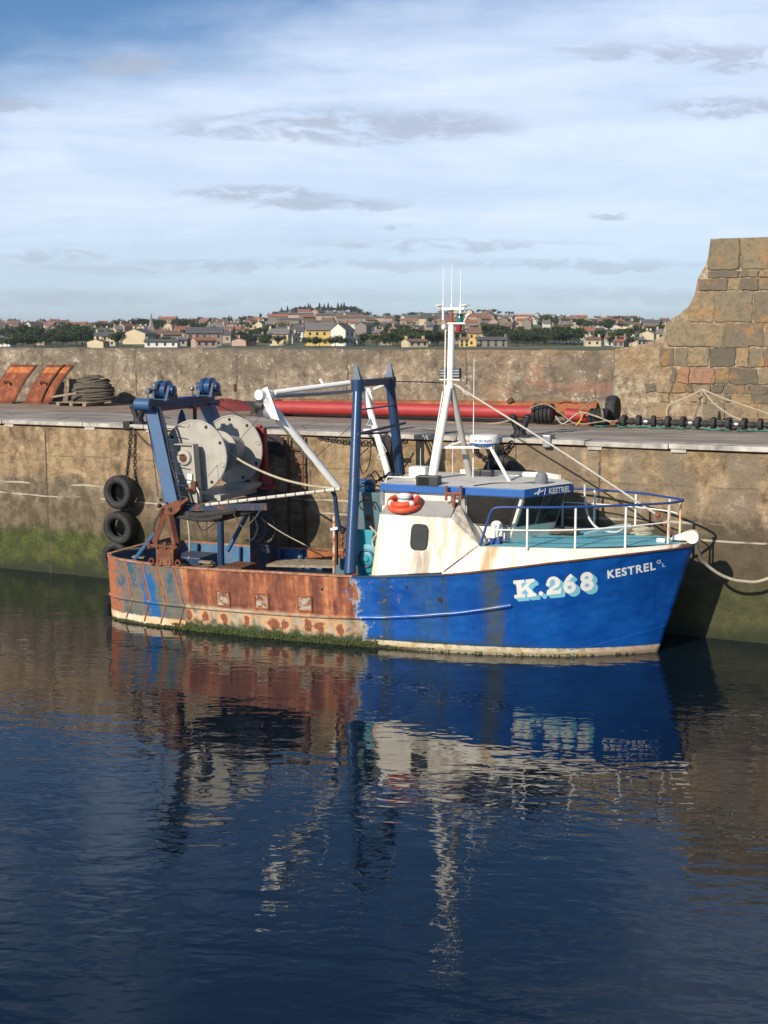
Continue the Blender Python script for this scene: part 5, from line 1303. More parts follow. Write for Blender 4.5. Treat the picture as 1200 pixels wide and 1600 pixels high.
def stones():
    random.seed(21); mb = MB()
    rows = [((373, 421), [1106, 1157, 1240]), ((424, 433), [1105, 1156, 1168, 1186, 1240]), ((436, 453), [1091, 1138, 1156, 1185, 1240]),
            ((456, 503), [1076, 1116, 1177, 1240]), ((506, 542), [1041, 1133, 1194, 1240]), ((545, 573), [1003, 1030, 1053, 1075, 1108, 1151, 1170, 1195, 1240]),
            ((576, 600), [971, 1022, 1048, 1057, 1077, 1118, 1140, 1185, 1204, 1240]), ((602, 615), [970, 1008, 1024, 1050, 1072, 1082, 1110, 1131, 1165, 1172, 1200, 1240]), ((616, 630), [968, 990, 1030, 1046, 1080, 1104, 1132, 1142, 1175, 1215, 1240]), ((632, 655), [968, 1012, 1046, 1098, 1132, 1185, 1240])]
    tones = {0: [.42, .5], 1: [.15, .3, .45], 2: [.25, .6, .2, .4], 3: [.62, .45, .35], 4: [.52, .3, .5], 5: [.5, .2, .4, .62, .1, .7, .4], 6: [.45, .85, .2, .86, .84, .3, .12, .5]}
    def zrow(py, px): return aty(px, py, PY).z
    for r_, ((pa, pb), js) in enumerate(rows):
        js = js[:-1]
        while js[-1] < 2300: js.append(js[-1] + random.uniform(.7, 1.7) * (pb - pa) * (1.4 if pb - pa < 30 else 1.1))
        for k in range(len(js) - 1):
            j0, j1 = js[k] + .45, js[k + 1] - .45
            zt, zb = zrow(pa - .6, 1150), zrow(pb + .6, 1150)
            x0, x1 = aty(j0, (pa + pb) / 2, PY).x, aty(j1, (pa + pb) / 2, PY).x
            nn = tones.get(r_, [random.uniform(.1, .65) for _ in js]); tn = nn[k] if k < len(nn) else random.uniform(.15, .6)
            jl, jr, jt, jb = [random.uniform(-.025, .025) * (1 if r_ > 3 else .3) for _ in range(4)]
            if r_ >= 5 and js[k] < 1050 and random.random() < .72: continue
            pts = []; w = x1 - x0; h = zt - zb; rr = min(w, h) * random.uniform(.05, .12)
            for (cx, cz, a0) in ((x0 + rr + jl, zb + rr + jb, 180), (x1 - rr + jr, zb + rr - jb, 270), (x1 - rr - jr, zt - rr + jt, 0), (x0 + rr - jl, zt - rr - jt, 90)):
                for q in range(4):
                    a = R(a0 + q * 30); pts.append([cx + rr * math.cos(a), cz + rr * math.sin(a)])
            out = []
            for i in range(len(pts)):
                (ax, az), (bx_, bz) = pts[i], pts[(i + 1) % len(pts)]; L = math.hypot(bx_ - ax, bz - az); m_ = max(1, int(L / .09))
                for q in range(m_):
                    t = q / m_; out.append([ax + (bx_ - ax) * t, az + (bz - az) * t])
            res = []
            for X, Z in out:
                X += .045 * mn.noise(Vector((X * 5, Z * 5, r_))) + .012 * mn.noise(Vector((X * 20, Z * 20, r_))); Z += .04 * mn.noise(Vector((X * 5, Z * 5, 50 + r_)))
                lim = ptop(X) - .015
                if X < XE + .05: Z = min(Z, lim)
                # slide points left of the ramp face onto it
                if Z > lim - .001 and X < XE: Z = lim
                res.append((X, Z))
            res = [q for q in res if q[1] > zb - .05]
            if len(res) < 4: continue
            area = abs(sum(res[i][0] * res[(i + 1) % len(res)][1] - res[(i + 1) % len(res)][0] * res[i][1] for i in range(len(res)))) / 2
            if area < .008: continue
            cx = sum(q[0] for q in res) / len(res); cz = sum(q[1] for q in res) / len(res); pr = random.uniform(.01, .04)
            n = len(res); o = len(mb.v)
            for X, Z in res: mb.v.append((X, PY + .05, Z))
            for X, Z in res: mb.v.append((X, PY + .02 - pr * .6, Z))
            sf = min(.93, 1 - .03 / max(.1, math.sqrt(area)))
            for X, Z in res: mb.v.append((cx + (X - cx) * sf, PY - pr - .012 * mn.noise(Vector((X * 3, Z * 3, 9))), cz + (Z - cz) * sf))
            for i in range(n):
                j = (i + 1) % n; mb.f += [(o + i, o + j, o + n + j, o + n + i), (o + n + i, o + n + j, o + 2 * n + j, o + 2 * n + i)]; mb.tone += [tn, tn]
            mb.f.append(tuple(o + 2 * n + i for i in range(n))); mb.tone.append(tn)
    mb.build('wall_stones', M['stone'], pw)
stones()

# ------------------------------------------------------------------ quay things
def tyre(Rr=.30, w=.13):
    prof = []
    mb = MB(); n = 40
    ri, ro, hw = .27, .52, .15
    pr = [(ri, -hw * .55), (ri + .03, -hw * .85), (ri + .10, -hw), (ro - .07, -hw * .98), (ro - .02, -hw * .82), (ro, -hw * .6), (ro, hw * .6), (ro - .02, hw * .82), (ro - .07, hw * .98), (ri + .10, hw), (ri + .03, hw * .85), (ri, hw * .55), (ri + .015, hw * .4), (ro - .08, hw * .5), (ro - .08, -hw * .5), (ri + .015, -hw * .4)]
    vs = []; fs = []; m_ = len(pr)
    for i in range(n):
        A = 2 * PI * i / n
        for r, h in pr:
            g_ = 1 - (.012 if (i % 2 and r > .51) else 0); vs.append((r * g_ * math.cos(A), h, r * g_ * math.sin(A)))
    for i in range(n):
        for k in range(m_): fs.append((i * m_ + k, i * m_ + (k + 1) % m_, ((i + 1) % n) * m_ + (k + 1) % m_, ((i + 1) % n) * m_ + k))
    return mb.add(vs, fs)
tl = ['black tyre fender at the top of the hanging stack left of the boat', 'middle black tyre of the stack hanging on the quay wall by the stern', 'lowest black tyre of the hanging stack, half hidden by the stern']
base = None
for k, (px, py) in enumerate(((188, 769), (188, 824), (184, 871))):
    c = aty(px, py, 25.12)
    if base is None: o = tyre().build('tyre_fender', M['rubber'], None, smooth=True, ang=50); base = o
    else: o = base.copy(); COL.objects.link(o)
    o.location = c; o.scale = (.80, 1.15, .80 - .03 * k); o.rotation_euler = (R((0, 6, -4)[k]), R(40 * k), R((-3, 7, 2)[k]))
    tag(o, tl[k], 'tyre', 'tyre fenders hung on the quay wall')
def chain(pts, r, name, label, m_='iron', step=.075):
    P = crom(pts, 14); L = [0]
    for a, b in zip(P, P[1:]): L.append(L[-1] + (b - a).length)
    mb = MB(); d = 0; k = 0
    while d < L[-1]:
        i = max(j for j in range(len(L)) if L[j] <= d); i = min(i, len(P) - 2); t = (d - L[i]) / max(1e-6, L[i + 1] - L[i]); p = P[i].lerp(P[i + 1], t); tg = (P[i + 1] - P[i]).normalized()
        q = tg.to_track_quat('X', 'Z'); sub = MB().torus((0, 0, 0), r * 2, r * .55, 'Z' if k % 2 else 'Y', 10, 5, fx=1.4)
        mb.add([p + q @ Vector(v) for v in sub.v], sub.f); d += step; k += 1
    return tag(mb.build(name, M[m_], None), label, 'chain')
chain([aty(205, 672, 25.3), aty(203, 700, 25.27), aty(200, 728, 25.2), aty(198, 748, 25.1)], .022, 'chain', 'dark chain hanging down the quay wall to the tyres')
o = MB().path([aty(208, 672, 25.3), aty(225, 690, 25.25), aty(245, 705, 24.9)], .014, n=6).build('mooring_line', M['oldrope']); tag(o, 'thin brown line running from the left bollard to the stern gantry', 'rope')

def bollard(loc, label, rot=0.0):
    t = thing('mooring_bollard', label, 'bollard', loc, rot, 'cast iron bollards on the quay edge')
    MB().bx((-.19, -.14, 0), (.19, .14, .06)).lathe([(.15, .06), (.12, .12), (.1, .16)], (0, 0, 0), n=14).build('base', M['iron'], t, bevel=.01)
    for s_ in (-1, 1):
        MB().path([(s_ * .03, 0, .1), (s_ * .08, 0, .22), (s_ * .13, 0, .36), (s_ * .155, 0, .42)], .065, .085, n=12).ball((s_ * .155, 0, .43), .09, sz=.7).build('horn', M['iron'], t, smooth=True)
    return t
bollard(aty(217, 673, 25.62).xy.to_3d() + Vector((0, 0, 3.865)), 'black double-horned bollard on the quay edge left of the stern gantry')
bollard(Vector((-8.95, 25.66, 3.865)), 'black double-horned bollard on the quay edge behind the radar', .3)
o = MB().bx((-19.0, 25.36, 3.74), (-18.8, 25.60, 3.93)).build('edge_bracket', M['iron'], None, bevel=.01); tag(o, 'small square black iron bracket on the coping left of the bollard', 'bracket')
o = MB().bx((-8.34, 25.30, 3.70), (-8.16, 25.62, 3.96)).build('edge_bracket', M['steel'], None, bevel=.02); tag(o, 'grey metal ring bracket on the coping right of the radar', 'bracket')
# ladder on the wall, mats and chains behind the boat
def ladder():
    t = thing('quay_ladder', 'rusty iron ladder fixed to the quay wall behind the derrick leg', 'ladder', (-14.18, QY - .12, .3))
    for s_ in (-1, 1): MB().bx((s_ * .19 - .025, -.02, 0), (s_ * .19 + .025, .02, 3.45)).build('ladder_rail', M['rustdark'], t)
    for k in range(11): MB().tube((-.17, 0, .25 + k * .29), (.17, 0, .25 + k * .29), .016, n=6).build('rung', M['rustdark'], t)
ladder()
tw = tyre().build('tyre_fender', M['rubber'], None, smooth=True, ang=50); tw.location = aty(785, 742, 25.1); tw.scale = (.8, 1, .8); tag(tw, 'black tyre hung on the quay wall behind the wheelhouse roof', 'tyre', 'tyre fenders hung on the quay wall')
chain([aty(762, 700, 25.3), aty(768, 720, 25.2), aty(778, 735, 25.1)], .025, 'chain', 'chain holding the tyre behind the wheelhouse roof')
chain([Vector((-9.9, 25.36, 3.8)), Vector((-9.75, 25.28, 3.5)), Vector((-9.35, 25.28, 3.45)), Vector((-9.0, 25.36, 3.8))], .025, 'chain', 'slack chain looped below the bollard behind the mast')
chain([Vector((-13.6, 25.36, 3.72)), Vector((-12.6, 25.30, 3.66)), Vector((-11.5, 25.36, 3.73))], .02, 'chain', 'thin chain along the wall edge between derrick and gantry')
def hangmat(px0, px1, py0, py1, label):
    a = aty(px0, py0, 25.30); b = aty(px1, py1, 25.30); mb = MB(); n, m_ = 8, 12
    for i in range(n + 1):
        for k in range(m_ + 1):
            t = i / n; s = k / m_; x = a.x + (b.x - a.x) * t + .03 * mn.noise(Vector((t * 3, s * 4, px0))); z = a.z + (b.z - a.z) * s + .03 * math.sin(t * 5)
            mb.v.append((x, 25.30 - .05 * abs(mn.noise(Vector((t * 4, s * 3, 2 + px0)))), z))
    for i in range(n):
        for k in range(m_): q = i * (m_ + 1) + k; mb.f.append((q, q + 1, q + m_ + 2, q + m_ + 1)); mb.tone.append(.5)
    o = mb.build('hanging_netting', M['netblack'], None, smooth=True); s = o.modifiers.new('t', 'SOLIDIFY'); s.thickness = .03; tag(o, label, 'netting')
hangmat(418, 445, 680, 712, 'black scrap of netting hanging over the wall edge beside the red crane')
hangmat(600, 612, 680, 745, 'narrow dark net strip hanging on the wall behind the gantry')

# mooring rope from the bow to the quay beyond the frame
P0 = bw(6.33, -.05, 2.12)
o = MB().path([P0, aty(1100, 878, 24.35), aty(1128, 899, 24.6), aty(1160, 908, 24.8), aty(1200, 904, 25.0), Vector((-2.6, 25.2, 2.0)), Vector((-.6, 25.5, 3.9))], .03, n=8).build('mooring_rope', M['rope'], None, smooth=True)
tag(o, 'pale mooring rope sagging from the bow towards the right end of the quay', 'rope')

# trawl doors leaning on the parapet
ORS = rusty('bright_orange_primer', (.16, .045, .016), (.42, .13, .035), (.62, .25, .07), 1.5)
def trawl_door(px0, px1, pyb, pyt, lean, label, strip):
    Y0, Y1 = 31.5, 32.75
    a = atz(px0, pyb, 3.88); zt = aty(px1, pyt, a.y + .9).z; W = 1.0; Hh = 1.15
    t = thing('trawl_door', label, 'trawl door', (a.x, a.y, 3.88), 0, 'rusty trawl doors leaning on the parapet wall')
    d = Vector((.48, .62, 1.20)); wv = Vector((1.0, .0, .0)); nv = d.cross(wv).normalized()
    mb = MB(); n = 10
    # curved plate
    for i in range(n + 1):
        u = i / n
        for k in range(9):
            s = k / 8; p = wv * u + d * s + nv * (-.10 * math.sin(PI * s)); mb.v.append(tuple(p))
    for i in range(n):
        for k in range(8): q = i * 9 + k; mb.f.append((q, q + 1, q + 10, q + 9)); mb.tone.append(.5)
    pl = mb.build('door_plate', M['rustbright'], t, smooth=True); s_ = pl.modifiers.new('t', 'SOLIDIFY'); s_.thickness = .03
    for u in (0, 1): MB().path([wv * u + d * s - nv * (.10 * math.sin(PI * s) - .03) for s in (0, .2, .4, .6, .8, 1)], .03, n=6).build('edge_bar', M['rustdark'], t)
    if strip: MB().path([wv * .66 + d * s - nv * (.10 * math.sin(PI * s) + .04) for s in (0, .25, .5, .75, 1)], .035, n=6).build('stiffener', M['rustdark'], t)
    MB().bar(wv * -.03 + nv * -.02, wv * 1.03 + nv * -.02, .10, .06).build('shoe', M['rustdark'], t)
    MB().add([wv * a + d * b - nv * (.10 * math.sin(PI * b) + .008) for a, b in ((.04, .76), (.96, .76), (.96, .84), (.96, .92), (.04, .92), (.04, .84))], [(0, 1, 2, 5), (5, 2, 3, 4)]).build('painted_strip', ORS, t)
    MB().torus(wv * .45 + d * .45 - nv * .13, .13, .025, 'Y', 14, 6, rot=(.6, .3, 0)).build('towing_bracket', M['rustdark'], t)
    return t
trawl_door(-18, 45, 629, 570, 0, 'orange rusty trawl door leaning on the wall at the left edge of the photo', False)
trawl_door(38, 103, 630, 571, 0, 'orange rusty trawl door between the left one and the rope pile', True)
# rope pile on a pallet
def pallet(loc):
    t = thing('pallet', 'grey wooden pallet under the heap of old rope', 'pallet', loc)
    for k in range(3): MB().bx((-.05 + k * .5, 0, 0), (.07 + k * .5, .9, .09)).build('bearer', M['wood'], t)
    for k in range(6): MB().bx((-.08, .02 + k * .155, .092), (1.12, .13 + k * .155, .115)).build('slat', M['wood'], t)
pallet(atz(90, 634, 3.87) + Vector((0, .0, .002)))
pc = atz(90, 634, 3.87)
def rope_heap(c):
    random.seed(7); mb = MB(); H_ = .74; L_ = 17
    for k in range(L_):
        z = k * H_ / L_; rr = .72 * (1 - (z / (H_ * 1.12)) ** 2.2) ** .5
        for q_ in range(3 if k < L_ - 3 else 4):
            r0 = rr - q_ * .075 - random.uniform(0, .05); 
            if r0 < .08: continue
            ph = random.uniform(0, 6.28); sag = random.uniform(.01, .05); pts = []
            for i in range(21):
                t = 2 * PI * i / 20
                pts.append((c[0] + r0 * (1 + .05 * math.sin(3 * t + ph)) * math.cos(t), c[1] + .8 * r0 * (1 + .05 * math.cos(2 * t + ph)) * math.sin(t), c[2] + z + .03 + sag * math.sin(2 * t + ph) + q_ * .012))
            mb.path(pts, random.uniform(.022, .034), n=6, k=2)
    return tag(mb.build('rope_heap', M['oldrope'], None, smooth=True), 'tall domed heap of old grey rope piled on the wooden pallet by the wall', 'rope')
rope_heap((pc.x + .78, pc.y + .75, 3.985))
o = MB().bar(pc + Vector((-.12, -.12, .27)), pc + Vector((.75, -.02, .40)), .05, .06).build('plank', M['wood']); tag(o, 'pale plank laid slanting across the front of the rope heap', 'plank')
o = MB().bar(pc + Vector((.8, .5, .78)), pc + Vector((1.5, .7, .86)), .05, .03).build('plank', M['wood']); tag(o, 'short pale plank stuck in the top of the rope heap', 'plank')
# red netting heap
def heap(name, label, c, rx, ry, h, m_, seed, cat='fishing net'):
    mb = MB(); n, k_ = 36, 9
    for i in range(n):
        a = 2 * PI * i / n
        for k in range(k_ + 1):
            t = k / k_; r = 1 - t; q = Vector((math.cos(a) * r * rx, math.sin(a) * r * ry, h * (1 - r ** 2.2)))
            q *= 1 + .28 * mn.noise(Vector((math.cos(a) * 2 + seed, math.sin(a) * 2, t * 3))); mb.v.append(tuple(Vector(c) + q))
    for i in range(n):
        for k in range(k_): w = k_ + 1; a = i * w + k; b = ((i + 1) % n) * w + k; mb.f.append((a, b, b + 1, a + 1)); mb.tone.append(.5)
    o = mb.build(name, m_, None, smooth=True); return tag(o, label, cat)
heap('net_heap', 'low heap of dark red netting on the quay behind the stern gantry', (-20.1, 31.6, 3.86), 1.25, .5, .30, M['net'], 3)
heap('net_heap', 'black netting strip at the right of the dark red net heap', (-19.3, 31.8, 3.865), .8, .4, .24, M['netblack'], 8)
heap('net_heap', 'dark net bundle at the left end of the red beam', (-17.5, 29.9, 3.862), .55, .5, .42, M['netblack'], 11)
random.seed(9)
MBg = MB()
for k in range(9):
    x0 = -8.4 + k * .45; MBg.path([(x0 + random.uniform(-.1, .1), 29.5 + random.uniform(-.3, .3), 3.885), (x0 + .25, 29.45 + random.uniform(-.35, .25), 3.90), (x0 + .5, 29.6 + random.uniform(-.3, .3), 3.885), (x0 + .9, 29.5 + random.uniform(-.3, .25), 3.89)], .02, n=5)
tag(MBg.build('net_twine', M['greenrope']), 'green twine lying along the foot of the rubber discs', 'net twine')

# beam trawl: red pole, rusty tube behind, black sleeves and wheel
bt = thing('beam_trawl', 'long red beam of a trawl with rusty tube and black sleeves lying on the quay', 'beam trawl', (-17.1, 29.7, 3.87))
def q(px, py, Y): return aty(px, py, Y) - Vector((-17.1, 29.7, 3.87))
MB().tube(q(413, 636, 29.7), q(862, 645, 29.7), .175, .155, n=20).build('red_beam', M['red'], bt, smooth=True)
MB().tube(q(885, 647, 29.7), q(925, 652, 29.7), .15, .14, n=20).build('red_beam', M['red'], bt, smooth=True)
MB().tube(q(430, 634, 30.35), q(935, 640, 30.35), .19, .19, n=20).build('rusty_tube', M['rust'], bt, smooth=True)
for a, b in ((405, 416),): MB().tube(q(a, 634, 29.7), q(b, 636, 29.7), .24, n=18).build('beam_collar', M['iron'], bt, smooth=True)
sl_ = MB()
for k in range(5): sl_.torus(q(835 + 0, 645, 29.7) + Vector((.03 + k * .10, 0, 0)), .19, .05, 'X', 20, 8)
sl_.build('rubber_sleeve', M['rubber'], bt, smooth=True)
sl_ = MB()
for k in range(5): sl_.torus(q(925, 650, 29.7) + Vector((k * .09, 0, -.02)), .16, .055, 'X', 20, 8)
sl_.build('rubber_sleeve', M['rubber'], bt, smooth=True)
wq = q(957, 640, 30.2)
MB().lathe([(.10, -.14), (.30, -.13), (.34, -.08), (.34, .08), (.30, .13), (.10, .14)], wq, 'X', 24).build('beam_wheel', M['rubber'], bt, smooth=True)
MB().bar(q(940, 660, 29.8), q(947, 628, 30.0), .06, .10).build('wheel_fork', M['wood'], bt)
MB().bx(q(905, 664, 29.9) - Vector((0, .2, 0)), q(965, 662, 29.9) + Vector((0, .3, .04))).build('shoe_plate', M['rust'], bt)
MB().path([q(872, 630, 30.2), q(885, 626, 30.2), q(900, 630, 30.2)], .02, n=5).build('tube_eye', M['rust'], bt)
MB().box(q(797, 626, 30.2), (.16, .08, .10), rot=(0, -.6, 0)).build('tube_lug', M['rustdark'], bt)
for nm, pts, m_, lab in (('rope', [(822, 641), (842, 632), (858, 633), (875, 645), (895, 660), (915, 662), (945, 658), (965, 658)], 'wood', 'tan rope draped over the right end of the red beam'),
                         ('rope', [(868, 650), (880, 662), (905, 645), (930, 650), (955, 660)], 'rope', 'pale rope tangled beneath the black sleeve of the beam'),
                         ('hose', [(900, 664), (908, 655), (909, 645), (905, 643)], 'yellow', 'short yellow hose curled at the right end of the red beam'),
                         ('rope', [(905, 643), (915, 633), (932, 624), (940, 640), (942, 655)], 'wood', 'brown rope looped up to the wheel of the beam trawl')):
    o = MB().path([aty(a, b, 29.35) for a, b in pts], .018, n=6).build(nm, M[m_]); tag(o, lab, nm)
o = MB().path([aty(700, 660, 29.35), aty(740, 664, 29.3), aty(780, 661, 29.3), aty(800, 655, 29.4)], .03, n=6).build('plank', M['wood']); tag(o, 'thin pale batten on the ground under the red beam', 'batten')
o = MB().path([aty(330, 650, 30.0), aty(400, 648, 29.6), aty(470, 656, 29.4), aty(520, 664, 29.3), aty(590, 665, 29.3)], .02, n=6).build('rope', M['oldrope']); tag(o, 'old brown rope trailing along the ground left of the red beam', 'rope')

# ground gear: row of black rubber discs on a wire
gg = thing('rubber_ground_gear', 'row of black rubber discs strung on a wire along the quay at right', 'ground gear', (-7.8, 29.6, 3.87))
MB().tube((-.15, 0, .13), (6.5, .05, .13), .06, n=10).build('spindle', M['rubber'], gg, smooth=True)
for k in range(19):
    x = .05 + k * .345; tilt = random.uniform(-.15, .15)
    MB().lathe([(.05, -.055), (.12, -.055), (.145, -.035), (.145, .035), (.12, .055), (.05, .055)], (x, .0, .145), 'X', 18, rot=(0, 0, tilt)).build('rubber_disc', M['rubber'], gg, smooth=True)
    if k < 18: MB().lathe([(.07, -.05), (.08, 0), (.07, .05)], (x + .17, 0, .13), 'X', 12).build('spacer', M['steel'] if k % 3 == 1 else M['rubber'], gg, smooth=True)
# rope sling over two stakes
t = thing('stake_frame', 'two wooden stakes standing against the tall wall with rope slung over them', 'stakes', atz(1090, 660, 3.87))
b0 = t.location
MB().bar((-.12, 0, 0), aty(1097, 611, b0.y + .2) - b0, .04, .05).build('stake', M['wood'], t)
MB().bar(aty(1097, 655, b0.y) - b0, aty(1097, 608, b0.y + .2) - b0, .04, .05).build('stake', M['wood'], t)
for pts, lab in (([(1097, 608), (1130, 622), (1165, 634), (1205, 648)], 'upper pale rope stretching from the stakes to the right edge'), ([(1097, 608), (1115, 630), (1140, 648), (1158, 656)], 'pale rope dropping from the stakes to the rubber discs'),
                 ([(1097, 609), (1075, 620), (1045, 634), (1042, 652)], 'thin line hanging left from the stakes against the wall')):
    o = MB().path([aty(a, b, b0.y - .12) for a, b in pts], .02, n=6, k=5).build('rope', M['rope']); tag(o, lab, 'rope')

# ------------------------------------------------------------------ the town beyond
CP = math.cos(PITCH)
def sm(t): t = max(0, min(1, t)); return t * t * (3 - 2 * t)
RIDGE = [(-400, 506), (0, 507), (60, 506), (150, 507), (270, 503), (330, 505), (400, 500), (440, 494), (480, 488), (540, 488), (575, 496), (620, 498), (660, 493), (700, 489), (740, 489), (800, 494), (860, 498), (950, 499), (1000, 501), (1040, 504), (1120, 510), (1300, 512), (1700, 515)]
GD = [(420, 0.0), (520, .06), (600, .13), (680, .28), (780, .46), (900, .60), (1050, .74), (1250, .86), (1500, .94), (1900, 1.0)]
def pyg(px, d):
    """image row of the ground at distance d"""
    n = 1.6 * mn.noise(Vector((px * .012, d * .004, 1.0)))
    return 546 + (herm(RIDGE, px) - 546) * herm(GD, d) + n * (1 if d > 560 else 0)
def gpt(px, d, dz=0.0):
    z = HCAM - (pyg(px, d) - HOR) / FPX * d; x = (px - 600) * CP / FPX * d
    v = rz((x, d, 0), YAW); return Vector((v[0], v[1], z + dz))
def land_fn(g):
    p = g.obj(); n = g.noise(p, .012, 6, .6); n2 = g.noise(p, .08, 5, .65)
    c = g.ramp(n, [(.38, (.05, .07, .025)), (.5, (.09, .105, .04)), (.62, (.22, .17, .09))]); c = g.mix(g.mr(n2, .45, .65), c, (.05, .065, .025))
    return dict(c=c, r=.95)
mb = MB(); pxs = list(range(-500, 1800, 20)); ds = [380, 420, 470, 520, 560, 600, 640, 680, 730, 780, 840, 900, 970, 1050, 1150, 1250, 1370, 1500, 1700, 1900]
for d in ds:
    for px in pxs:
        v = gpt(px, d); 
        if d <= 380: v.z = -1
        mb.v.append(tuple(v))
for px in pxs:
    v = gpt(px, 1900); w = v * 1.6; mb.v.append((w.x, w.y, v.z - 12))
W_ = len(pxs)
for i in range(len(ds)):
    for k in range(W_ - 1): a = i * W_ + k; mb.f.append((a, a + 1, a + W_ + 1, a + W_)); mb.tone.append(.5)
o = mb.build('hillside', mat('hill_grass_and_fields', land_fn), None, smooth=True); o['kind'] = 'structure'
o = MB().add([(-S, PY + 1.0, -.3), (S, PY + 1.0, -.3), (S, S, -.3), (-S, S, -.3)], [(0, 1, 2, 3)]).build('bay_water', M['water']); o['kind'] = 'structure'

def hm(name, col, v=.2):
    def fn(g):
        n = g.noise(g.obj(), .5, 4, .6); r = g.rnd()
        c = g.mix(g.mr(n, .3, .7), tuple(x * (1 - v) for x in col), col); c = g.mix(g.m('MULTIPLY', r, .25), c, tuple(x * .7 for x in col))
        return dict(c=c, r=.85)
    return mat(name, fn)
WALL = {'cream': hm('render_cream', (.62, .52, .34)), 'white': hm('render_white', (.72, .69, .62)), 'tan': hm('render_tan', (.42, .32, .22)), 'grey stone': hm('grey_stone', (.25, .22, .18)), 'brown stone': hm('brown_stone', (.22, .17, .12)), 'yellow': hm('render_yellow', (.70, .50, .16)), 'pink': hm('render_pink', (.50, .34, .27))}
ROOF = {'slate': hm('slate_roof', (.105, .10, .105)), 'brown tile': hm('brown_tile', (.20, .12, .085)), 'red tile': hm('red_tile', (.34, .13, .075)), 'grey tile': hm('grey_tile', (.19, .175, .165))}
wglass = plain('town_window', (.03, .035, .04), .3)
MC = {}
def shared(key, fn):
    if key not in MC: MC[key] = fn()
    return MC[key]
def mesh_of(mb, m_, smooth=False):
    o = mb.build('tmp', m_, None, smooth); me = o.data; bpy.data.objects.remove(o); return me
def pobj(name, me, parent, loc=(0, 0, 0), sc=(1, 1, 1)):
    o = bpy.data.objects.new(name, me); COL.objects.link(o); o.parent = parent; o.location = loc; o.scale = sc; return o
ORD = ['first', 'second', 'third', 'fourth', 'fifth', 'sixth', 'seventh', 'eighth', 'ninth', 'tenth', 'eleventh', 'twelfth', 'thirteenth', 'fourteenth', 'fifteenth', 'sixteenth', 'seventeenth', 'eighteenth', 'nineteenth', 'twentieth']
TENS = {20: 'twenty', 30: 'thirty', 40: 'forty', 50: 'fifty', 60: 'sixty', 70: 'seventy', 80: 'eighty'}
def ordn(i):
    if i < 20: return ORD[i]
    n = i + 1
    if n % 10 == 0: return {20: 'twentieth', 30: 'thirtieth', 40: 'fortieth', 50: 'fiftieth', 60: 'sixtieth', 70: 'seventieth', 80: 'eightieth'}.get(n, 'last')
    return TENS.get(n // 10 * 10, 'ninety') + '-' + ORD[n % 10 - 1]
def house(pos, L, Wd, Hh, wall, roof, face, label, near=False, nst=2, rh=None):
    """L along the street, Wd depth; origin at ground"""
    rh = rh or Wd * .42
    t = thing('house', label, 'house', pos, face, 'houses of the town across the bay')
    wm = shared(('w', wall), lambda: mesh_of(MB().bx((-.5, -.5, -.35), (.5, .5, 1)).prism([(-.5, -.5, 1.0001), (-.5, .5, 1.0001), (-.5, 0, 1.42)], (1, 0, 0)), WALL[wall]))
    def rmesh():
        mb = MB(); e = .04
        for s_ in (-1, 1): mb.prism([(-.5 - e, s_ * .56, -.04), (-.5 - e, 0, 1.02), (-.5 - e, 0, 1.12), (-.5 - e, s_ * .60, -.02)], (1 + 2 * e, 0, 0))
        return mesh_of(mb, ROOF[roof])
    w = pobj('wall', wm, t, (0, 0, 0), (L, Wd, Hh))
    rm = shared(('r', roof), rmesh)
    # the gable top of the wall mesh is .42 of Hh high
    g_ = .42 * Hh
    r_ = pobj('roof', rm, t, (0, 0, Hh), (L, Wd, g_))
    cm = shared(('c', wall), lambda: mesh_of(MB().bx((-.5, -.5, 0), (.5, .5, 1)).bx((-.6, -.6, 1), (.6, .6, 1.12)), WALL[wall if wall not in ('yellow', 'white') else 'grey stone']))
    for s_ in (-1, 1): pobj('chimney', cm, t, (s_ * (L / 2 - .5), 0, Hh + g_ * .75), (.8, 1.0, g_ * .25 + 1.1))
    if near:
        gm = shared('win', lambda: mesh_of(MB().bx((-.5, -.04, -.5), (.5, .04, .5)), wglass))
        n = max(2, int(L / 3))
        for st in range(nst):
            for k in range(n): pobj('window', gm, t, (-L / 2 + (k + .5) * L / n, -Wd / 2 - .02, Hh * (st + .5) / nst + .1), (1.0, 1, 1.25))
        for st in range(nst): pobj('window', gm, t, (L / 2 + .02, 0, Hh * (st + .5) / nst + .1), (1, 1, 1.2)).rotation_euler = (0, 0, PI / 2)
    return t

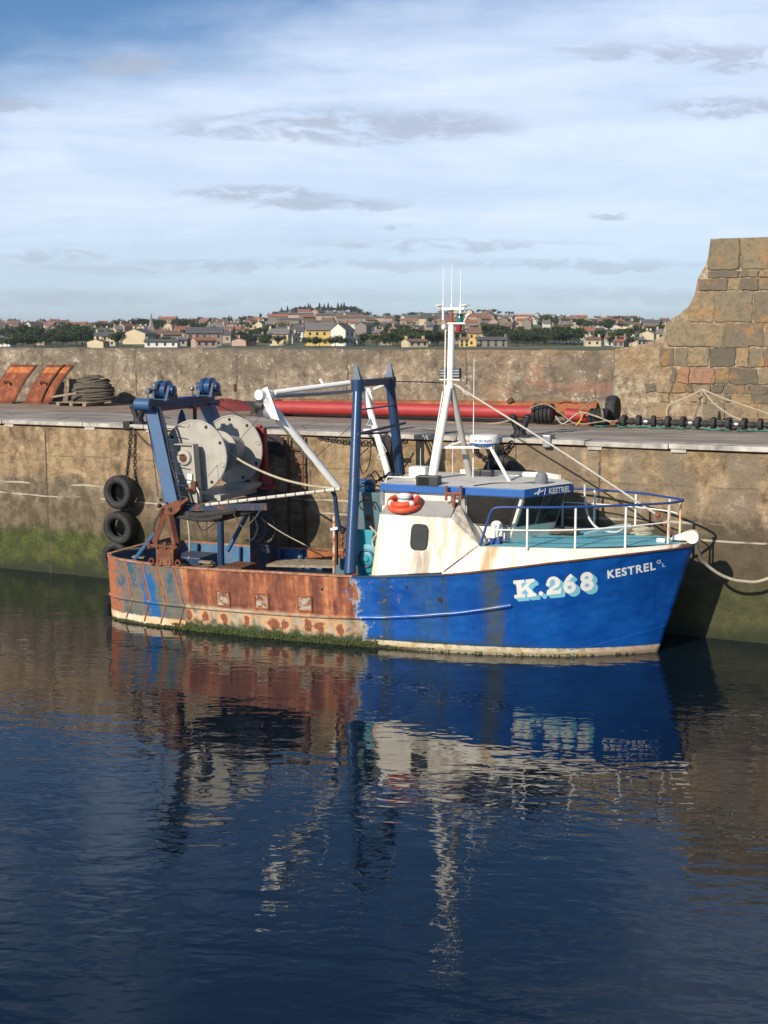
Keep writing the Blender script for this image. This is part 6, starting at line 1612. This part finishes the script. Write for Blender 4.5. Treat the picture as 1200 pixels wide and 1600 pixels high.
def leaf_mat(name, a, b):
    def fn(g):
        p = g.obj(); n = g.noise(p, .55, 3); r = g.rnd()
        c = g.mix(n, a, b); c = g.mix(g.m('MULTIPLY', r, .4), c, tuple(x * .6 for x in a)); return dict(c=c, r=.8, s=.2)
    return mat(name, fn)
LV = [leaf_mat('leaf_dark', (.018, .034, .014), (.06, .085, .03)), leaf_mat('leaf_mid', (.025, .045, .014), (.08, .105, .03)), leaf_mat('leaf_conifer', (.009, .02, .011), (.025, .042, .018))]
BARK = plain('bark', (.07, .055, .04), .9)
def crown_mesh(seed, m_, conifer=False):
    rnd = random.Random(seed); mb = MB()
    if conifer:
        for _ in range(520):
            t = rnd.random() ** .75; z = .12 + .88 * t; r = (1 - t) * .27 * (1 + .25 * math.sin(t * 40)) + .01
            a = rnd.uniform(0, 2 * PI); rr = r * math.sqrt(rnd.random()); c = Vector((math.cos(a) * rr, math.sin(a) * rr, z))
            s = rnd.uniform(.025, .05); n = Vector((math.cos(a), math.sin(a), rnd.uniform(-.2, .8))).normalized(); u = n.orthogonal().normalized() * s; v = n.cross(u).normalized() * s
            mb.add([c - u, c - v, c + u, c + v], [(0, 1, 2, 3)])
        return mesh_of(mb, m_)
    lobes = [(Vector((rnd.gauss(0, .22), rnd.gauss(0, .22), rnd.uniform(.42, .80))), rnd.uniform(.14, .26)) for _ in range(11)] + [(Vector((0, 0, .6)), .30)]
    for _ in range(900):
        c0, r = rnd.choice(lobes); d = Vector((rnd.gauss(0, 1), rnd.gauss(0, 1), rnd.gauss(0, 1))).normalized(); c = c0 + d * r * rnd.uniform(.6, 1.04); 
        if c.z < .12: c.z = .12
        s = rnd.uniform(.025, .06); n = (d + Vector((rnd.gauss(0, .4), rnd.gauss(0, .4), rnd.gauss(0, .4)))).normalized(); u = n.orthogonal().normalized() * s; v = n.cross(u).normalized() * s * rnd.uniform(.6, 1)
        mb.add([c - u, c - v * .8, c + u, c + v], [(0, 1, 2, 3)])
    return mesh_of(mb, m_)
CR = [crown_mesh(s, LV[s % 2]) for s in range(6)]; CC = [crown_mesh(40 + s, LV[2], True) for s in range(3)]
TRK = mesh_of(MB().path([(0, 0, -.05), (.01, .0, .25), (-.01, .01, .55)], .03, .012, n=7).path([(0, 0, .3), (.12, .05, .5)], .014, .006, n=5).path([(0, 0, .28), (-.12, -.04, .5)], .014, .006, n=5), BARK)
TRKC = mesh_of(MB().path([(0, 0, -.05), (0, 0, .5), (0, 0, .95)], .018, .004, n=6), BARK)
tn_ = [0]
def tree(pos, h, w, label, conifer=False, seed=0):
    rnd = random.Random(seed * 7 + 1)
    t = thing('conifer' if conifer else 'tree', label, 'tree', pos, rnd.uniform(0, 6.28), 'trees among the houses of the town')
    pobj('trunk', TRKC if conifer else TRK, t, (0, 0, 0), (h, h, h)); pobj('crown', rnd.choice(CC if conifer else CR), t, (0, 0, 0), (w, w, h))
    return t

def town():
    rnd = random.Random(77); placed = []
    # hand-placed landmarks first: px, d, length, depth, height, wall, roof, turn (deg from facing the camera)
    LM = [(500, 575, 16, 9, 8.6, 'yellow', 'grey tile', 8, 'long pale yellow terrace with grey roof above the wall left of the boat masts'),
          (437, 590, 12, 8, 6.5, 'cream', 'grey tile', -10, 'cream house with grey roof left of the long yellow terrace'),
          (535, 570, 9, 9, 8.5, 'white', 'slate', 60, 'tall white gabled house at the right end of the yellow terrace'),
          (217, 640, 12, 15, 6.5, 'cream', 'slate', 70, 'large cream gabled hall with slate roof beside the church spire'),
          (166, 600, 12, 8, 5.5, 'cream', 'slate', 0, 'wide cream house with slate roof left of the gabled hall'),
          (741, 560, 7, 7, 7.0, 'yellow', 'brown tile', 0, 'bright yellow square house just right of the mast'),
          (725, 545, 5, 5, 3.6, 'yellow', 'yellow' and 'brown tile', 0, 'small yellow shed in front of the bright yellow house'),
          (768, 555, 16, 8, 3.6, 'grey stone', 'slate', 0, 'low grey stone building to the right of the yellow house'),
          (455, 570, 22, 8, 6.2, 'tan', 'slate', 0, 'long tan stone building with slate roof near the shore'),
          (42, 760, 11, 8, 5.8, 'white', 'red tile', 0, 'white bungalow with red roof among dark trees at far left'),
          (320, 600, 20, 9, 7.5, 'grey stone', 'slate', 5, 'long grey stone warehouse under the conifers on the left'),
          (918, 700, 9, 8, 6, 'white', 'red tile', 0, 'white house with red roof above the dark trees at right'),
          (962, 610, 12, 7, 4, 'white', 'red tile', 0, 'low white cottage with red roof near the curved wall ramp'),
          (475, 1250, 14, 9, 6, 'white', 'red tile', 0, 'white block on the skyline beneath the left end of the conifers'),
          (340, 1350, 15, 9, 6, 'tan', 'brown tile', 20, 'pale house with brown roof on the left skyline')]
    for px, d, L, Wd, Hh, wa, ro, tu, lab in LM:
        if px == 455: continue
        L *= .8; Wd *= .85; Hh *= .8
        house(gpt(px, d), L, Wd, Hh, wa, ro, YAW + R(tu), lab, near=d < 800); placed.append((px, d, L / d * FPX * .5))
    # church spire
    p = gpt(237, 690); t = thing('church_tower', 'grey stone church tower with pointed spire behind the cream gabled hall', 'church', p, YAW)
    MB().bx((-1.6, -1.6, -1), (1.6, 1.6, 7.5)).build('tower', WALL['grey stone'], t)
    MB().lathe([(1.9, 7.5), (1.2, 9.5), (.06, 15)], (0, 0, 0), n=8).build('spire', WALL['grey stone'], t)
    for s_ in (-1, 1): MB().bx((s_ * .7 - .25, -1.64, 5), (s_ * .7 + .25, -1.60, 6.6)).build('window', wglass, t)
    rows = [(552, 12), (605, 17), (660, 21), (725, 24), (800, 28), (890, 32), (990, 36), (1110, 40), (1260, 44), (1450, 44)]
    wallp = ['cream', 'tan', 'grey stone', 'white', 'white', 'pink', 'cream', 'tan', 'brown stone']; roofp_ = ['slate', 'grey tile', 'brown tile', 'slate', 'red tile']
    rown = ['lowest row', 'second row', 'third row', 'fourth row', 'fifth row', 'sixth row', 'seventh row', 'eighth row', 'ninth row', 'topmost row']
    nh = [0]
    # woods: px range, distance, count, height
    woods = [(-10, 130, 700, 12, 9), (40, 60, 640, 3, 9), (75, 130, 590, 7, 8), (0, 70, 560, 5, 6), (120, 150, 620, 3, 7), (255, 335, 950, 9, 9), (150, 300, 1000, 14, 9), (395, 440, 570, 4, 6), (300, 400, 1400, 10, 8),
             (470, 545, 540, 6, 4.5), (610, 690, 575, 10, 8), (560, 640, 560, 5, 6), (755, 900, 640, 16, 9), (760, 860, 590, 9, 7), (860, 910, 620, 6, 8), (590, 640, 760, 3, 9), (850, 910, 1000, 8, 10), (890, 960, 900, 6, 8), (930, 980, 640, 5, 7), (600, 660, 1500, 8, 8), (395, 470, 700, 6, 8), (700, 800, 1700, 8, 7), (990, 1040, 800, 5, 7), (20, 60, 560, 3, 8), (960, 1010, 1250, 6, 7)]
    treelist = []
    for a, b, d, n, h in woods:
        for k in range(n):
            px = a + (b - a) * (k + rnd.uniform(.2, .8)) / n; treelist.append((px, d * rnd.uniform(.97, 1.03), h * rnd.uniform(.7, 1.15), False))
    for k in range(86):
        d_ = rnd.choice([560, 590, 640, 690, 760, 850, 950, 1060, 1180, 1350]); treelist.append((rnd.uniform(-5, 1055), d_, rnd.uniform(3.5, 7.5), False))
    for k in range(34): treelist.append((430 + 146 * (k + rnd.random()) / 34, 1700 * rnd.uniform(.95, 1.04), rnd.uniform(6.5, 9.5), False))
    for k in range(16): treelist.append((440 + 120 * (k + rnd.random()) / 16, 1730, rnd.uniform(9, 13.5), True))
    for k in range(9): treelist.append((345 + 70 * (k + rnd.random()) / 9, 1500, rnd.uniform(6, 11), True))
    def wooded(px, d):
        for a, b, dd, n, h in woods:
            if a - 4 < px < b + 4 and abs(d - dd) < dd * .05: return True
        return False
    for ri, (d, n) in enumerate(rows):
        cnt = 0; x = -8.0
        while x < 1062:
            L = rnd.choice([5, 6, 7, 8, 9, 11, 14]) if d < 900 else rnd.choice([8, 10, 12, 16, 20]); wpx = L / d * FPX
            px = x + wpx / 2; dd = d * rnd.uniform(.975, 1.03)
            step = max(wpx * rnd.uniform(.85, 1.3), 1085 / n * rnd.uniform(.7, 1.15)); x += step
            if wooded(px, dd) or (d < 580 and 805 < px < 905): continue
            if any(abs(px - q0) < (wpx * .5 + w0) * .8 and abs(dd - d0) < 26 for q0, d0, w0 in placed): continue
            if d > 1300 and 425 < px < 580: continue
            if rnd.random() < .08: continue
            Hh = rnd.choice([2.8, 3.4, 4.2, 5.0]) if ri > 1 else rnd.choice([2.4, 3.0, 3.8])
            if nh[0] >= 284: break
            nh[0] += 1
            wa = rnd.choice(wallp); ro = rnd.choice(roofp_ if ri < 6 else roofp_ + ['brown tile', 'red tile'])
            if ri >= 6: wa = rnd.choice(['tan', 'pink', 'brown stone', 'cream', 'white', 'grey stone'])
            adj = 'wide' if L > 13 else 'small' if Hh < 4 else 'plain'
            house(gpt(px, dd), L, rnd.uniform(5.5, 8), Hh, wa, ro, YAW + R(rnd.choice([0, 0, 8, -12, 25, 70, -30, 90])), '%s %s house with %s roof, %s from left in %s of town' % (adj, wa, ro, ordn(cnt), rown[ri]), near=(d < 760), nst=2 if Hh > 4.3 else 1)
            cnt += 1
    treelist.sort(key=lambda t: t[0]); nc = 0; zc = {}
    for k, (px, d, h, co) in enumerate(treelist):
        if co: lab = 'dark pointed conifer on the skyline, %s conifer from the left' % ordn(nc); nc += 1
        else:
            zone = 'near the shore' if d < 600 else 'low on the slope' if d < 800 else 'on the middle slope' if d < 1200 else 'on the skyline'
            zc[zone] = zc.get(zone, 0) + 1
            lab = 'dark green %s tree, %s from left among those %s' % ('tall' if h > 8.5 else 'bushy', ordn(zc[zone] - 1), zone)
        tree(gpt(px, d), h, h * (1.0 if co else rnd.uniform(1.0, 1.5)), lab, co, seed=k)
town()

# thin sea haze: far things fade a little
vm = bpy.data.materials.new('haze'); vm.use_nodes = True; nt_ = vm.node_tree; nt_.nodes.clear()
vo = nt_.nodes.new('ShaderNodeOutputMaterial'); pv = nt_.nodes.new('ShaderNodeVolumePrincipled'); nt_.links.new(pv.outputs[0], vo.inputs['Volume'])
pv.inputs['Color'].default_value = (.86, .92, 1, 1); pv.inputs['Density'].default_value = .00009; pv.inputs['Anisotropy'].default_value = .2
o = MB().bx((-S - 50, -S - 50, -3), (S + 50, S + 50, 64)).build('haze', vm); o['kind'] = 'stuff'
